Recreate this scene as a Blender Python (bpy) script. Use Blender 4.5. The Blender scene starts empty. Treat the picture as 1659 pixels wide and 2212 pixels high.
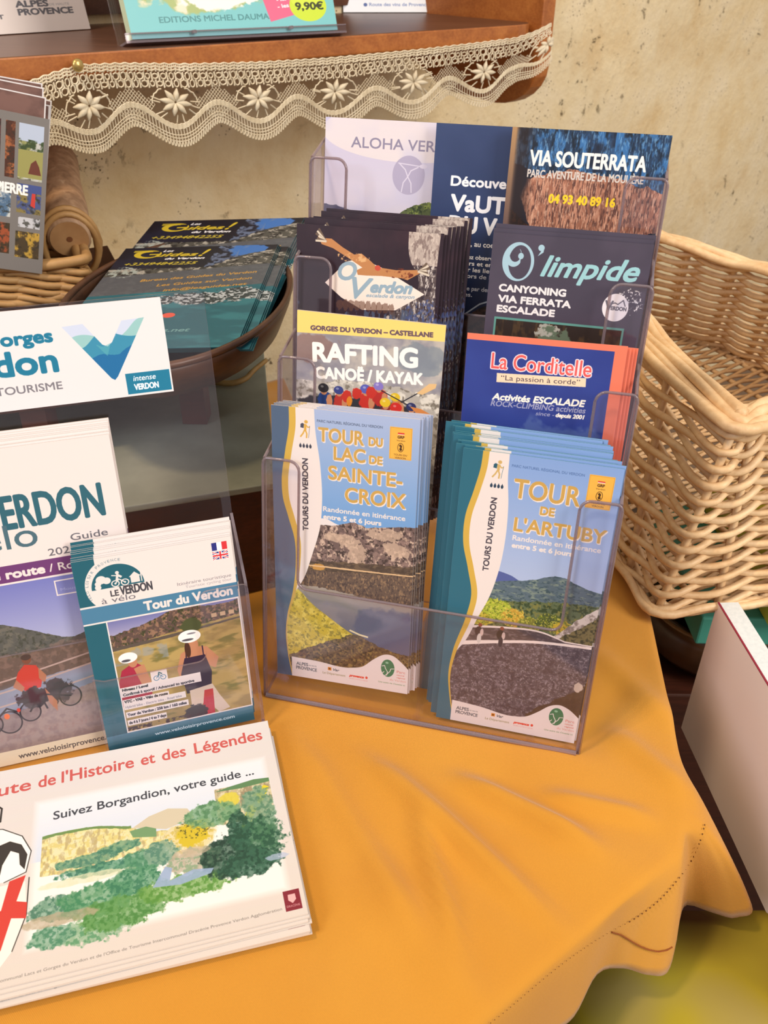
import bpy, bmesh, math, random
import numpy as np
from mathutils import Vector, Matrix
random.seed(7)
SC = bpy.context.scene; C = SC.collection
# ------------------------------------------------------------------ camera (table top is z = 0)
FPX, PITCH, ROLL, EYE = 1857.17, 0.58356, 0.0149, 0.47607
_f = Vector((0, math.cos(PITCH), -math.sin(PITCH))); _r0 = Vector((1, 0, 0)); _u0 = _r0.cross(_f)
CR = _r0*math.cos(ROLL)+_u0*math.sin(ROLL); CU = _u0*math.cos(ROLL)-_r0*math.sin(ROLL); CO = Vector((0, 0, EYE))
cam = bpy.data.cameras.new('camera'); camo = bpy.data.objects.new('camera', cam); C.objects.link(camo)
cam.sensor_fit = 'HORIZONTAL'; cam.sensor_width = 36; cam.lens = FPX/1659*36; cam.clip_start = .02
M = Matrix((CR, CU, -_f)).transposed().to_4x4(); M.translation = CO; camo.matrix_world = M; SC.camera = camo
cam.dof.use_dof = True; cam.dof.focus_distance = .62; cam.dof.aperture_fstop = 22
# ------------------------------------------------------------------ world, lights, exposure
wd = bpy.data.worlds.new('world'); SC.world = wd; wd.use_nodes = True
wd.node_tree.nodes['Background'].inputs[0].default_value = (.95, .88, .86, 1); wd.node_tree.nodes['Background'].inputs[1].default_value = .55
def area(name, loc, target, sx, sy, power, col):
    l = bpy.data.lights.new(name, 'AREA'); l.shape = 'RECTANGLE'; l.size = sx; l.size_y = sy; l.energy = power; l.color = col
    o = bpy.data.objects.new(name, l); C.objects.link(o); o.location = loc
    o.rotation_euler = (Vector(target)-Vector(loc)).to_track_quat('-Z', 'Y').to_euler(); return o
area('window_and_fill_light', (-1.5, -1.0, 1.5), (0.1, .7, .05), .7, .9, 23, (.80, .87, 1.0))
area('ceiling_lamp', (-.75, .05, 2.0), (0, .7, 0), .18, .18, 17, (1.0, .74, .45))
area('window_and_fill_light', (1.7, -.5, 1.5), (.6, 1.5, .3), .9, 1.2, 48, (1.0, .92, .82))  # added fill lamp, not a window: brightens the right part of the wall
SC.view_settings.view_transform = 'Standard'; SC.view_settings.look = 'None'; SC.view_settings.exposure = 0.0; SC.view_settings.gamma = 1.0
SC.view_settings.use_curve_mapping = False
SC.cycles.transparent_max_bounces = 40; SC.cycles.max_bounces = 10
# ------------------------------------------------------------------ helpers
def ray(px, py):
    return (_f+CR*((px-829.5)/FPX)-CU*((py-1106)/FPX)).normalized()
def at(px, py, z=0.0):
    d = ray(px, py); return CO+d*((z-EYE)/d.z)
def hit(px, py, p0, n):
    d = ray(px, py); return CO+d*((Vector(p0)-CO).dot(n)/d.dot(n))
def tag(o, label=None, cat=None, group=None, kind=None):
    if label: o['label'] = label
    if cat: o['category'] = cat
    if group: o['group'] = group
    if kind: o['kind'] = kind
    return o
def empty(name, loc=(0, 0, 0), mat=None):
    o = bpy.data.objects.new(name, None); C.objects.link(o); o.empty_display_size = .01
    if mat is not None: o.matrix_world = mat
    else: o.location = loc
    bpy.context.view_layer.update(); return o
class MB:
    def __init__(s): s.v = []; s.f = []; s.m = []; s.uv = {}
    def add(s, vs, fs, mi=0):
        b = len(s.v); s.v += [tuple(v) for v in vs]; s.f += [tuple(i+b for i in f) for f in fs]; s.m += [mi]*len(fs); return b
    def box(s, x0, y0, z0, x1, y1, z1, mi=0):
        s.add([(x0, y0, z0), (x1, y0, z0), (x1, y1, z0), (x0, y1, z0), (x0, y0, z1), (x1, y0, z1), (x1, y1, z1), (x0, y1, z1)],
              [(0, 3, 2, 1), (4, 5, 6, 7), (0, 1, 5, 4), (1, 2, 6, 5), (2, 3, 7, 6), (3, 0, 4, 7)], mi)
    def tube(s, pts, r, n=6, mi=0, closed=False, flat=1.0):
        pts = [Vector(p) for p in pts]; N = len(pts); R = r if hasattr(r, '__len__') else [r]*N; b = len(s.v); up = Vector((0, 0, 1))
        for i, p in enumerate(pts):
            a = pts[(i-1) % N] if (closed or i) else p; c = pts[(i+1) % N] if (closed or i < N-1) else p
            t = (c-a).normalized() if (c-a).length > 1e-9 else Vector((1, 0, 0))
            e = t.cross(up)
            if e.length < .05: e = t.cross(Vector((0, 1, 0)))
            e.normalize(); g = e.cross(t)
            for k in range(n):
                q = 2*math.pi*k/n; s.v.append(tuple(p+(e*math.cos(q)*flat+g*math.sin(q))*R[i]))
        for i in range(N if closed else N-1):
            j = (i+1) % N
            for k in range(n): s.f.append((b+i*n+k, b+i*n+(k+1) % n, b+j*n+(k+1) % n, b+j*n+k)); s.m.append(mi)
        if not closed:
            s.f.append(tuple(b+k for k in range(n))[::-1]); s.m.append(mi); s.f.append(tuple(b+(N-1)*n+k for k in range(n))); s.m.append(mi)
    def slab(s, outline, y0, y1, mi=0, me=1):
        """outline in x, z, extruded from y0 to y1"""
        n = len(outline); b = s.add([(x, y0, z) for x, z in outline]+[(x, y1, z) for x, z in outline], [])
        s.f += [tuple(b+i for i in range(n)), tuple(b+n+i for i in reversed(range(n)))]; s.m += [mi, mi]
        for i in range(n):
            j = (i+1) % n; s.f.append((b+i, b+n+i, b+n+j, b+j)); s.m.append(me)
    def grid(s, P, mi=0, closed_u=False):
        """P[i][j] points"""
        n, m = len(P), len(P[0]); b = s.add([p for r in P for p in r], [])
        for i in range(n if closed_u else n-1):
            for j in range(m-1):
                i2 = (i+1) % n; s.f.append((b+i*m+j, b+i2*m+j, b+i2*m+j+1, b+i*m+j+1)); s.m.append(mi)
    def lathe(s, prof, n=32, mi=0, sx=1.0, sy=1.0, c=(0, 0, 0)):
        P = [[(c[0]+r*math.cos(2*math.pi*i/n)*sx, c[1]+r*math.sin(2*math.pi*i/n)*sy, c[2]+z) for r, z in prof] for i in range(n)]
        s.grid(P, mi, True)
    def build(s, name, mats, parent=None, smooth=False, mat=None, bevel=0, fix=True):
        me = bpy.data.meshes.new(name); me.from_pydata(s.v, [], s.f)
        for m in (mats if isinstance(mats, (list, tuple)) else [mats]): me.materials.append(m)
        me.polygons.foreach_set('material_index', s.m); me.update()
        if fix:
            bm = bmesh.new(); bm.from_mesh(me); bmesh.ops.recalc_face_normals(bm, faces=bm.faces); bm.to_mesh(me); bm.free()
        if smooth: me.polygons.foreach_set('use_smooth', [True]*len(me.polygons))
        o = bpy.data.objects.new(name, me); C.objects.link(o)
        if parent is not None: o.parent = parent
        if mat is not None: o.matrix_world = mat
        if bevel:
            m = o.modifiers.new('bevel', 'BEVEL'); m.width = bevel; m.segments = 2; m.limit_method = 'ANGLE'
        return o
def copy_tree(o, parent=None):
    c = o.copy(); C.objects.link(c)
    if parent is not None: c.parent = parent
    for ch in list(o.children): copy_tree(ch, c)
    return c
def frame(o, a, n, u):
    m = Matrix((Vector(a), Vector(n), Vector(u))).transposed().to_4x4(); m.translation = Vector(o); return m
def yawframe(o, yaw, lean=0.0):
    a = Vector((math.cos(yaw), math.sin(yaw), 0)); b = Vector((-a.y, a.x, 0)); z = Vector((0, 0, 1))
    u = b*math.sin(lean)+z*math.cos(lean); n = b*math.cos(lean)-z*math.sin(lean); return frame(o, a, n, u)
# ------------------------------------------------------------------ materials
def lin(c):
    if isinstance(c, str): c = tuple(int(c[i:i+2], 16)/255 for i in (0, 2, 4))
    return tuple((x/12.92 if x <= .04045 else ((x+.055)/1.055)**2.4) for x in c[:3])+(1,)
class NT:
    def __init__(s, name):
        s.m = bpy.data.materials.new(name); s.m.use_nodes = True; s.t = s.m.node_tree; s.b = s.t.nodes['Principled BSDF']; s.out = s.t.nodes['Material Output']
    def n(s, t, **k):
        x = s.t.nodes.new(t)
        for a, v in k.items(): setattr(x, a, v)
        return x
    def l(s, a, b): s.t.links.new(a, b)
    def coord(s, scale=(1, 1, 1), kind='Object'):
        c = s.n('ShaderNodeTexCoord'); m = s.n('ShaderNodeMapping'); s.l(c.outputs[kind], m.inputs[0]); m.inputs['Scale'].default_value = scale; return m.outputs[0]
    def noise(s, v, scale, detail=4, rough=.55, dist=0):
        x = s.n('ShaderNodeTexNoise'); s.l(v, x.inputs['Vector']); x.inputs['Scale'].default_value = scale; x.inputs['Detail'].default_value = detail; x.inputs['Roughness'].default_value = rough; x.inputs['Distortion'].default_value = dist; return x.outputs['Fac']
    def ramp(s, f, stops):
        r = s.n('ShaderNodeValToRGB'); s.l(f, r.inputs[0]); e = r.color_ramp.elements
        while len(e) < len(stops): e.new(.5)
        for x, (p, c) in zip(e, stops): x.position = p; x.color = lin(c) if not isinstance(c, float) else (c, c, c, 1)
        return r.outputs[0]
    def mix(s, f, a, b, mode='MIX'):
        x = s.n('ShaderNodeMix', data_type='RGBA', blend_type=mode)
        for sock, v in ((x.inputs[0], f), (x.inputs[6], a), (x.inputs[7], b)):
            if hasattr(v, 'links'): s.l(v, sock)
            else: sock.default_value = v
        return x.outputs[2]
    def bump(s, h, strength=.3, dist=.002):
        x = s.n('ShaderNodeBump'); s.l(h, x.inputs['Height']); x.inputs['Strength'].default_value = strength; x.inputs['Distance'].default_value = dist; s.l(x.outputs[0], s.b.inputs['Normal'])
    def base(s, c, rough=.6, spec=.5):
        if hasattr(c, 'links'): s.l(c, s.b.inputs['Base Color'])
        else: s.b.inputs['Base Color'].default_value = lin(c)
        s.b.inputs['Roughness'].default_value = rough; s.b.inputs['Specular IOR Level'].default_value = spec
def plain(name, c, rough=.6, scale=60, c2=None, bump=0.0, spec=.5, bd=.001):
    t = NT(name); v = t.coord(); f = t.noise(v, scale)
    t.base(t.ramp(f, [(.3, c), (.7, c2 or c)]), rough, spec)
    if bump: t.bump(f, bump, bd)
    return t.m
def wood(name, c1, c2, c3, scale=(3, 40, 40), rough=.45):
    t = NT(name); v = t.coord(scale); f = t.noise(v, 1.5, 6, .6, .8); g = t.noise(t.coord(tuple(x*3 for x in scale)), 4, 3)
    t.base(t.mix(.35, t.ramp(f, [(.25, c1), (.5, c2), (.75, c3)]), t.ramp(g, [(.3, c1), (.7, c3)])), rough); t.bump(f, .15, .001); return t.m
def printed(name, image):
    t = NT(name); i = t.n('ShaderNodeTexImage', image=image, interpolation='Linear'); u = t.n('ShaderNodeUVMap'); u.uv_map = 'UVMap'; t.l(u.outputs[0], i.inputs[0])
    t.l(i.outputs[0], t.b.inputs['Base Color']); t.b.inputs['Roughness'].default_value = .42; t.b.inputs['Specular IOR Level'].default_value = .4
    f = t.noise(t.coord(), 30, 2); t.bump(f, .08, .002); return t.m
def acrylic(name, tint, dens, gl=.06):
    t = NT(name); t.t.nodes.remove(t.b)
    tr = t.n('ShaderNodeBsdfTransparent'); tr.inputs[0].default_value = lin(tint); g = t.n('ShaderNodeBsdfGlossy'); g.inputs['Roughness'].default_value = .04; g.inputs[0].default_value = (.95, .93, 1, 1)
    d = t.n('ShaderNodeBsdfDiffuse'); d.inputs[0].default_value = lin('c8bcc6')
    lw = t.n('ShaderNodeLayerWeight'); lw.inputs[0].default_value = .5; pw = t.n('ShaderNodeMath', operation='POWER'); t.l(lw.outputs['Facing'], pw.inputs[0]); pw.inputs[1].default_value = 5; fr = t.n('ShaderNodeMath', operation='MULTIPLY_ADD'); t.l(pw.outputs[0], fr.inputs[0]); fr.inputs[1].default_value = .9; fr.inputs[2].default_value = .038
    f = t.noise(t.coord(), 14, 3); nb = t.n('ShaderNodeBump'); t.l(f, nb.inputs['Height']); nb.inputs['Strength'].default_value = .08; nb.inputs['Distance'].default_value = .002
    t.l(nb.outputs[0], g.inputs['Normal']); t.l(nb.outputs[0], lw.inputs['Normal'])
    m1 = t.n('ShaderNodeMixShader'); m1.inputs[0].default_value = dens; t.l(tr.outputs[0], m1.inputs[1]); t.l(d.outputs[0], m1.inputs[2])
    m2 = t.n('ShaderNodeMixShader'); t.l(fr.outputs[0], m2.inputs[0]); t.l(m1.outputs[0], m2.inputs[1]); t.l(g.outputs[0], m2.inputs[2]); t.l(m2.outputs[0], t.out.inputs[0]); return t.m
# ------------------------------------------------------------------ flat print, drawn in numpy
PX = 6.0                                   # print pixels per millimetre
def _lattice(h, w, cell, seed):
    r = np.random.RandomState(seed % 2**31); gh, gw = int(h/cell)+3, int(w/cell)+3
    g = r.rand(gh, gw).astype(np.float32); y = np.arange(h)/cell; x = np.arange(w)/cell
    yi, xi = y.astype(int), x.astype(int); fy, fx = y-yi, x-xi
    fy = (fy*fy*(3-2*fy)).astype(np.float32)[:, None]; fx = (fx*fx*(3-2*fx)).astype(np.float32)[None, :]
    gx = g[:, xi]*(1-fx)+g[:, xi+1]*fx
    return gx[yi]*(1-fy)+gx[yi+1]*fy
def fbm(h, w, cell, octs=4, seed=0, sx=1.0):
    t = np.zeros((h, w), dtype=np.float32); amp = 1.0; tot = 0
    for k in range(octs):
        cc = cell/2**k
        if cc < 1.5 and k: break
        n = _lattice(h, max(2, int(w/sx)+1), cc, seed*31+k)
        if sx != 1.0:
            idx = np.clip((np.arange(w)/sx).astype(int), 0, n.shape[1]-1); n = n[:, idx]
        t += amp*n[:h, :w]; tot += amp; amp *= 0.55
    return t/tot
def sm(a, b, x): a, b = a-.03, b+.05; t = np.clip((x-a)/(b-a+1e-9), 0, 1); return t*t*(3-2*t)
def smooth(xs, ys, q):
    m = np.gradient(np.array(ys, float), np.array(xs, float)); i = np.clip(np.searchsorted(xs, q)-1, 0, len(xs)-2); xs, ys = np.array(xs, float), np.array(ys, float)
    h = xs[i+1]-xs[i]; t = np.clip((q-xs[i])/h, 0, 1)
    return (2*t**3-3*t**2+1)*ys[i]+(t**3-2*t**2+t)*h*m[i]+(-2*t**3+3*t**2)*ys[i+1]+(t**3-t**2)*h*m[i+1]
_glyph = {}
def glyph_tris(s, font=None, shear=0.0):
    key = (s, font, shear)
    if key in _glyph: return _glyph[key]
    cu = bpy.data.curves.new('lettering', 'FONT'); cu.body = s; cu.resolution_u = 4; cu.shear = shear
    if font: cu.font = font
    ob = bpy.data.objects.new('lettering', cu); C.objects.link(ob)
    dg = bpy.context.evaluated_depsgraph_get(); me = ob.evaluated_get(dg).to_mesh()
    me.calc_loop_triangles(); v = np.zeros(len(me.vertices)*3); me.vertices.foreach_get('co', v); v = v.reshape(-1, 3)[:, :2]
    t = np.zeros(len(me.loop_triangles)*3, dtype=np.int32); me.loop_triangles.foreach_get('vertices', t)
    r = v[t.reshape(-1, 3)].copy() if len(t) else np.zeros((0, 3, 2))
    ob.evaluated_get(dg).to_mesh_clear(); bpy.data.objects.remove(ob); bpy.data.curves.remove(cu)
    _glyph[key] = r
    return r
class Print:
    """A sheet w x h mm; origin top left, y down."""
    def __init__(s, w, h, col, seed=1):
        s.ox = s.oy = 0.0; s.w, s.h = w, h; s.W, s.H = int(w*PX), int(h*PX); s.seed = seed
        s.a = np.ones((s.H, s.W, 3), dtype=np.float32)*np.array(col, dtype=np.float32)
        s.X, s.Y = np.meshgrid(((np.arange(s.W)+.5)/PX).astype(np.float32), ((np.arange(s.H)+.5)/PX).astype(np.float32))
    def n(s, cell, octs=4, sx=1.0, seed=None):
        s.seed += 1; return fbm(s.H, s.W, cell*PX, octs, s.seed if seed is None else seed, sx)
    def put(s, m, col, al=1.0):
        m = np.clip(m*al, 0, 1).astype(np.float32); col = np.asarray(col, dtype=np.float32)
        r = np.flatnonzero(m.any(1)); c = np.flatnonzero(m.any(0))
        if not len(r): return
        r0, r1, c0, c1 = r[0], r[-1]+1, c[0], c[-1]+1; m = m[r0:r1, c0:c1, None].astype(np.float32)
        if col.ndim > 1: col = np.broadcast_to(col, s.a.shape)[r0:r1, c0:c1]
        s.a[r0:r1, c0:c1] = s.a[r0:r1, c0:c1]*(1-m)+col*m
    def grad(s, m, y0, c0, y1, c1):
        t = np.clip((s.Y-y0)/(y1-y0), 0, 1)[..., None]; s.put(m, np.array(c0)*(1-t)+np.array(c1)*t)
    def box(s, x0, y0, x1, y1): return ((s.X >= x0) & (s.X < x1) & (s.Y >= y0) & (s.Y < y1)).astype(np.float32)
    def ell(s, x, y, rx, ry): return np.clip((1-np.sqrt(((s.X-x)/rx)**2+((s.Y-y)/ry)**2))*min(rx, ry)*PX+.5, 0, 1)
    def below(s, pts, jag=0.0, cell=3, soft=.15):
        xs, ys = zip(*pts); l = smooth(xs, ys, s.X[0])[None, :]
        j = (s.n(cell)-.5)*2*jag if jag else 0
        return np.clip((s.Y-l-j)/soft+.5, 0, 1)
    def left(s, pts, soft=.15):
        ys, xs = zip(*pts); l = smooth(ys, xs, s.Y[:, 0])[:, None]
        return np.clip((l-s.X)/soft+.5, 0, 1)
    def blob(s, x, y, rx, ry, jag=.4, cell=2):
        x += s.ox; y += s.oy
        o = np.zeros((s.H, s.W), dtype=np.float32); g = 1.15+jag
        x0, x1 = max(int((x-rx*g)*PX), 0), min(int((x+rx*g)*PX)+1, s.W); y0, y1 = max(int((y-ry*g)*PX), 0), min(int((y+ry*g)*PX)+1, s.H)
        if x1 <= x0 or y1 <= y0: return o
        s.seed += 1; d = np.sqrt(((s.X[y0:y1, x0:x1]-x)/rx)**2+((s.Y[y0:y1, x0:x1]-y)/ry)**2)+(fbm(y1-y0, x1-x0, cell*PX, 4, s.seed)-.5)*2*jag
        o[y0:y1, x0:x1] = np.clip((1-d)*8+.5, 0, 1)
        return o
    def tris(s, T, col, al=1.0, bold=0.0):
        if not len(T): return
        SS = 3; T = T*PX*SS; b = 3+int(bold*PX+1)
        x0 = int(np.floor(T[..., 0].min()/SS))-b; x1 = int(np.ceil(T[..., 0].max()/SS))+b
        y0 = int(np.floor(T[..., 1].min()/SS))-b; y1 = int(np.ceil(T[..., 1].max()/SS))+b
        h, w = (y1-y0)*SS, (x1-x0)*SS
        if h <= 0 or w <= 0 or h*w > 6e7: return
        T = T-np.array([x0*SS, y0*SS]); cr = np.cross(T[:, 1]-T[:, 0], T[:, 2]-T[:, 0])
        T = np.where((cr < 0)[:, None, None], T[:, ::-1], T)
        P = np.concatenate([T[:, 0], T[:, 1], T[:, 2]]); Q = np.concatenate([T[:, 1], T[:, 2], T[:, 0]])
        sg = np.where(P[:, 1] < Q[:, 1], 1, -1); A = np.where((sg > 0)[:, None], P, Q); B = np.where((sg > 0)[:, None], Q, P)
        r0 = np.ceil(A[:, 1]-.5).astype(int); r1 = np.ceil(B[:, 1]-.5).astype(int); cnt = np.maximum(r1-r0, 0)
        idx = np.repeat(np.arange(len(cnt)), cnt); off = np.arange(cnt.sum())-np.repeat(np.cumsum(cnt)-cnt, cnt)
        rows = r0[idx]+off; dy = (B[idx, 1]-A[idx, 1]); xx = A[idx, 0]+(rows+.5-A[idx, 1])/np.where(dy == 0, 1, dy)*(B[idx, 0]-A[idx, 0])
        cols = np.clip(np.ceil(xx-.5).astype(int), 0, w); ok = (rows >= 0) & (rows < h)
        acc = np.zeros((h, w+1), dtype=np.int32); np.add.at(acc, (rows[ok], cols[ok]), sg[idx][ok])
        m = (np.cumsum(acc, 1)[:, :w] != 0)
        if bold > 0:
            k = max(1, int(round(bold*PX*SS))); o = m.copy()
            for ang in range(0, 360, 30):
                o |= np.roll(np.roll(m, int(round(k*math.cos(math.radians(ang)))), 1), int(round(k*math.sin(math.radians(ang)))), 0)
            m = o
        m = m.reshape(h//SS, SS, w//SS, SS).mean((1, 3))
        X0, X1, Y0, Y1 = max(x0, 0), min(x1, s.W), max(y0, 0), min(y1, s.H)
        if X1 <= X0 or Y1 <= Y0: return
        m = m[Y0-y0:Y1-y0, X0-x0:X1-x0][..., None].astype(np.float32)*al
        s.a[Y0:Y1, X0:X1] = s.a[Y0:Y1, X0:X1]*(1-m)+np.array(col, dtype=np.float32)*m
    def poly(s, pts, col, al=1.0, bold=0.0):
        p = np.array(pts, dtype=float)+[s.ox, s.oy]
        # fan of signed triangles would break on concave shapes: scanline by pairs of edges through one point
        c = p.mean(0); a = p; b = np.roll(p, -1, 0)
        T = np.stack([np.broadcast_to(c, a.shape), a, b], 1)
        s._winding(T, col, al, bold)
    def _winding(s, T, col, al, bold):
        SS = 2; T = T*PX*SS
        P = T[:, 1]; Q = T[:, 2]
        x0 = int(P[:, 0].min()/SS)-3; x1 = int(P[:, 0].max()/SS)+4; y0 = int(P[:, 1].min()/SS)-3; y1 = int(P[:, 1].max()/SS)+4
        h, w = (y1-y0)*SS, (x1-x0)*SS; P = P-np.array([x0*SS, y0*SS]); Q = Q-np.array([x0*SS, y0*SS])
        acc = np.zeros((h, w+1), dtype=np.int32)
        for (ax, ay), (bx, by) in zip(P, Q):
            sg = 1
            if ay > by: ax, ay, bx, by = bx, by, ax, ay; sg = -1
            r = np.arange(int(math.ceil(ay-.5)), int(math.ceil(by-.5)))
            if not len(r): continue
            cx = np.clip(np.ceil(ax+(r+.5-ay)/(by-ay)*(bx-ax)-.5).astype(int), 0, w); ok = (r >= 0) & (r < h)
            np.add.at(acc, (r[ok], cx[ok]), sg)
        m = (np.cumsum(acc, 1)[:, :w] != 0).reshape(h//SS, SS, w//SS, SS).mean((1, 3))
        X0, X1, Y0, Y1 = max(x0, 0), min(x1, s.W), max(y0, 0), min(y1, s.H)
        if X1 <= X0 or Y1 <= Y0: return
        m = m[Y0-y0:Y1-y0, X0-x0:X1-x0][..., None].astype(np.float32)*al
        s.a[Y0:Y1, X0:X1] = s.a[Y0:Y1, X0:X1]*(1-m)+np.array(col, dtype=np.float32)*m
    def line(s, pts, wd, col, al=1.0):
        for (x0, y0), (x1, y1) in zip(pts, pts[1:]):
            d = np.hypot(x1-x0, y1-y0) or 1e-6; nx, ny = -(y1-y0)/d*wd/2, (x1-x0)/d*wd/2
            ex, ey = (x1-x0)/d*wd*.3, (y1-y0)/d*wd*.3
            s.poly([(x0+nx-ex, y0+ny-ey), (x1+nx+ex, y1+ny+ey), (x1-nx+ex, y1-ny+ey), (x0-nx-ex, y0-ny-ey)], col, al)
    def text(s, t, x, y, w, h, col, bold=0.0, rot=0.0, shear=0.0, al=1.0, font=None, dx=0, dy=0, ref='H', wave=None):
        """t with its left end of the baseline at x, y (mm), w wide; h = height of the capital H (or of ref)."""
        T = glyph_tris(t, font, shear); R = glyph_tris(ref, font, 0.0)
        hh = R[..., 1].max(); mn, mx = T[..., 0].min(), T[..., 0].max()
        T = T.copy(); T[..., 0] = (T[..., 0]-mn)*(w/(mx-mn)); T[..., 1] = -T[..., 1]*(h/hh)
        if wave: T[..., 1] += wave(T[..., 0])
        c, sn = math.cos(math.radians(rot)), math.sin(math.radians(rot))
        X = T[..., 0]*c+T[..., 1]*sn; Y = -T[..., 0]*sn+T[..., 1]*c
        s.tris(np.stack([X+x+dx, Y+y+dy], -1), col, al, bold)
    def image(s, name):
        im = bpy.data.images.new(name, s.W, s.H); px = np.ones((s.H, s.W, 4), dtype=np.float32)
        px[..., :3] = np.clip(s.a[::-1], 0, 1); im.pixels.foreach_set(px.ravel()); im.update(); im.pack()
        return im
def h2(c): return tuple(int(c[i:i+2], 16)/255 for i in (0, 2, 4))
# ------------------------------------------------------------------ the covers
GOLD = h2('d3ae4e'); CREAM = h2('eae0dd'); TEAL = h2('2d6d80'); SKYB = h2('86a8dc')
def tours_frame(p, teal, goldL, goldR, whiteR):
    p.put(p.left([(y, x) for x, y in whiteR], .2), CREAM)
    p.put(p.left([(y, x) for x, y in goldR], .2), GOLD)
    p.put(p.left([(y, x) for x, y in goldL], .2), teal)
def hiker(p, x, y, s, c1, c2):
    p.put(p.ell(x+4*s, y+1.1*s, 1.25*s, 1.2*s), c1)
    p.poly([(x+2.4*s, y+2.4*s), (x+4.4*s, y+2.8*s), (x+4.2*s, y+7*s), (x+2.6*s, y+7*s)], c1)
    p.poly([(x+.2*s, y+3.0*s), (x+1.4*s, y+2*s), (x+2.5*s, y+2.6*s), (x+2.3*s, y+5.6*s), (x+.1*s, y+5.2*s)], c2)
    p.line([(x+3*s, y+6.8*s), (x+1.9*s, y+9.2*s), (x+.2*s, y+11.6*s)], 1.0*s, c1)
    p.line([(x+3.5*s, y+6.8*s), (x+4.5*s, y+9.3*s), (x+4.3*s, y+12*s)], 1.0*s, c1)
    p.line([(x+4*s, y+3.2*s), (x+5.2*s, y+4.8*s), (x+6.4*s, y+4.4*s)], .75*s, c1)
    p.line([(x+6.5*s, y+3.6*s), (x+5.7*s, y+12*s)], .22*s, c2)
def drops(p, x, y, n, c, s=1.0):
    for k in range(n):
        p.put(p.ell(x+k*2.3*s, y+2.2*s, .85*s, 1.3*s), c); p.poly([(x+k*2.3*s-.7*s, y+1.9*s), (x+k*2.3*s, y), (x+k*2.3*s+.7*s, y+1.9*s)], c)
def stamp(p, x, y, w, h):
    p.poly([(x, y), (x+w, y), (x+w, y+h), (x, y+h)], h2('f0b64c'))
    for a, b, c, d in ((.4, .4, w-.4, .6), (.4, h-.6, w-.4, h-.4), (.4, .4, .6, h-.4), (w-.6, .4, w-.4, h-.4)): p.put(p.box(x+a, y+b, x+c, y+d), h2('c07a28'))
    cx = x+w/2; p.put(p.box(cx-2.2, y+3.6, cx+2.2, y+4.5), h2('d63a2f')); p.put(p.box(cx-2.2, y+4.5, cx+2.2, y+4.9), CREAM)
    p.text('GRP', cx-2.2, y+7.4, 4.4, 1.7, h2('5c3a1c'), .1); p.text('Verdon', cx-2.8, y+9.4, 5.6, 1.0, h2('5c3a1c'))
    p.put(p.ell(cx, y+13.6, 2.1, 3.1), h2('4a3018')); p.put(p.ell(cx, y+13.6, 1.75, 2.7), h2('f0b64c'))
    p.poly([(cx-1.2, y+12.2), (cx, y+11.4), (cx+1, y+12.6), (cx+.6, y+14), (cx+1.2, y+15.2), (cx-.3, y+16), (cx-.9, y+14.6), (cx-.2, y+13.5)], h2('4a3018'))
    p.text('TOURS DU', cx-4.4, y+19.3, 8.8, 1.2, h2('4a3018')); p.text('VERDON', cx-3.6, y+21.3, 7.2, 1.2, h2('4a3018'))
def title(p, t, x, y, w, h):
    p.text(t, x+.5, y+.7, w, h, CREAM, .42); p.text(t, x-.35, y+.2, w, h, CREAM, .3); p.text(t, x, y, w, h, h2('caa256'), .34)
def tours_foot(p, band, x0):
    p.put(p.below(band, 0, soft=.3)*p.box(x0, 150, 101, 211), CREAM)
    g = h2('6b6f78'); p.text('ALPES', x0+3.6, 199.6, 9, 2.6, g, .12); p.text('DE HAUTE', x0+13.2, 199.2, 6, 1.1, g)
    p.text('PROVENCE', x0+3.4, 203.2, 16, 2.6, g, .12)
    p.put(p.box(39.5, 197.4, 42.2, 200), h2('e08a2e')); p.put(p.ell(40.8, 198.7, .8, .8), h2('7a4a1a')); p.text('Var', 43.6, 199.9, 4.6, 2.0, g, .12, shear=.3)
    p.text('Le Département', 35.5, 203.6, 17.5, 1.9, h2('8a8456'))
    p.text('provence', 56, 202.4, 11, 1.9, h2('e0483c'), .15, shear=.3); p.put(p.ell(69, 201.4, .9, 1.1), h2('e0483c')); p.text('ALPES COTE D AZUR', 56, 204.6, 14, .8, h2('e0888c'))
    p.put(p.ell(84.7, 190.2, 5.0, 7.4), h2('2f7a58')); p.put(p.ell(84, 185.6, 1.2, .9), h2('8cc0a0'))
    for q in ([(80.4, 189), (82.3, 188.2), (83, 190.6), (84.6, 193.4), (84, 196.5)], [(89.4, 190), (87, 190.4), (86.4, 192.6), (84.2, 195.4), (82.2, 197.4)], [(82, 193.5), (80.6, 195.2)]): p.line(q, .55, CREAM)
    for k, (t, w, hh) in enumerate((('Parc', 6.2, 2.1), ('naturel', 5.6, 1.2), ('régional', 6.3, 1.2))): p.text(t, 91.5, 193+k*2.3, w, hh, h2('dc9a94'), .05)
    p.text('du Verdon', 86.5, 200.4, 12, 1.8, h2('dc9a94')); p.text('Une autre vie s\'invente ici', 78, 203.4, 20, 1.3, h2('5c8a5c'))
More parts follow.
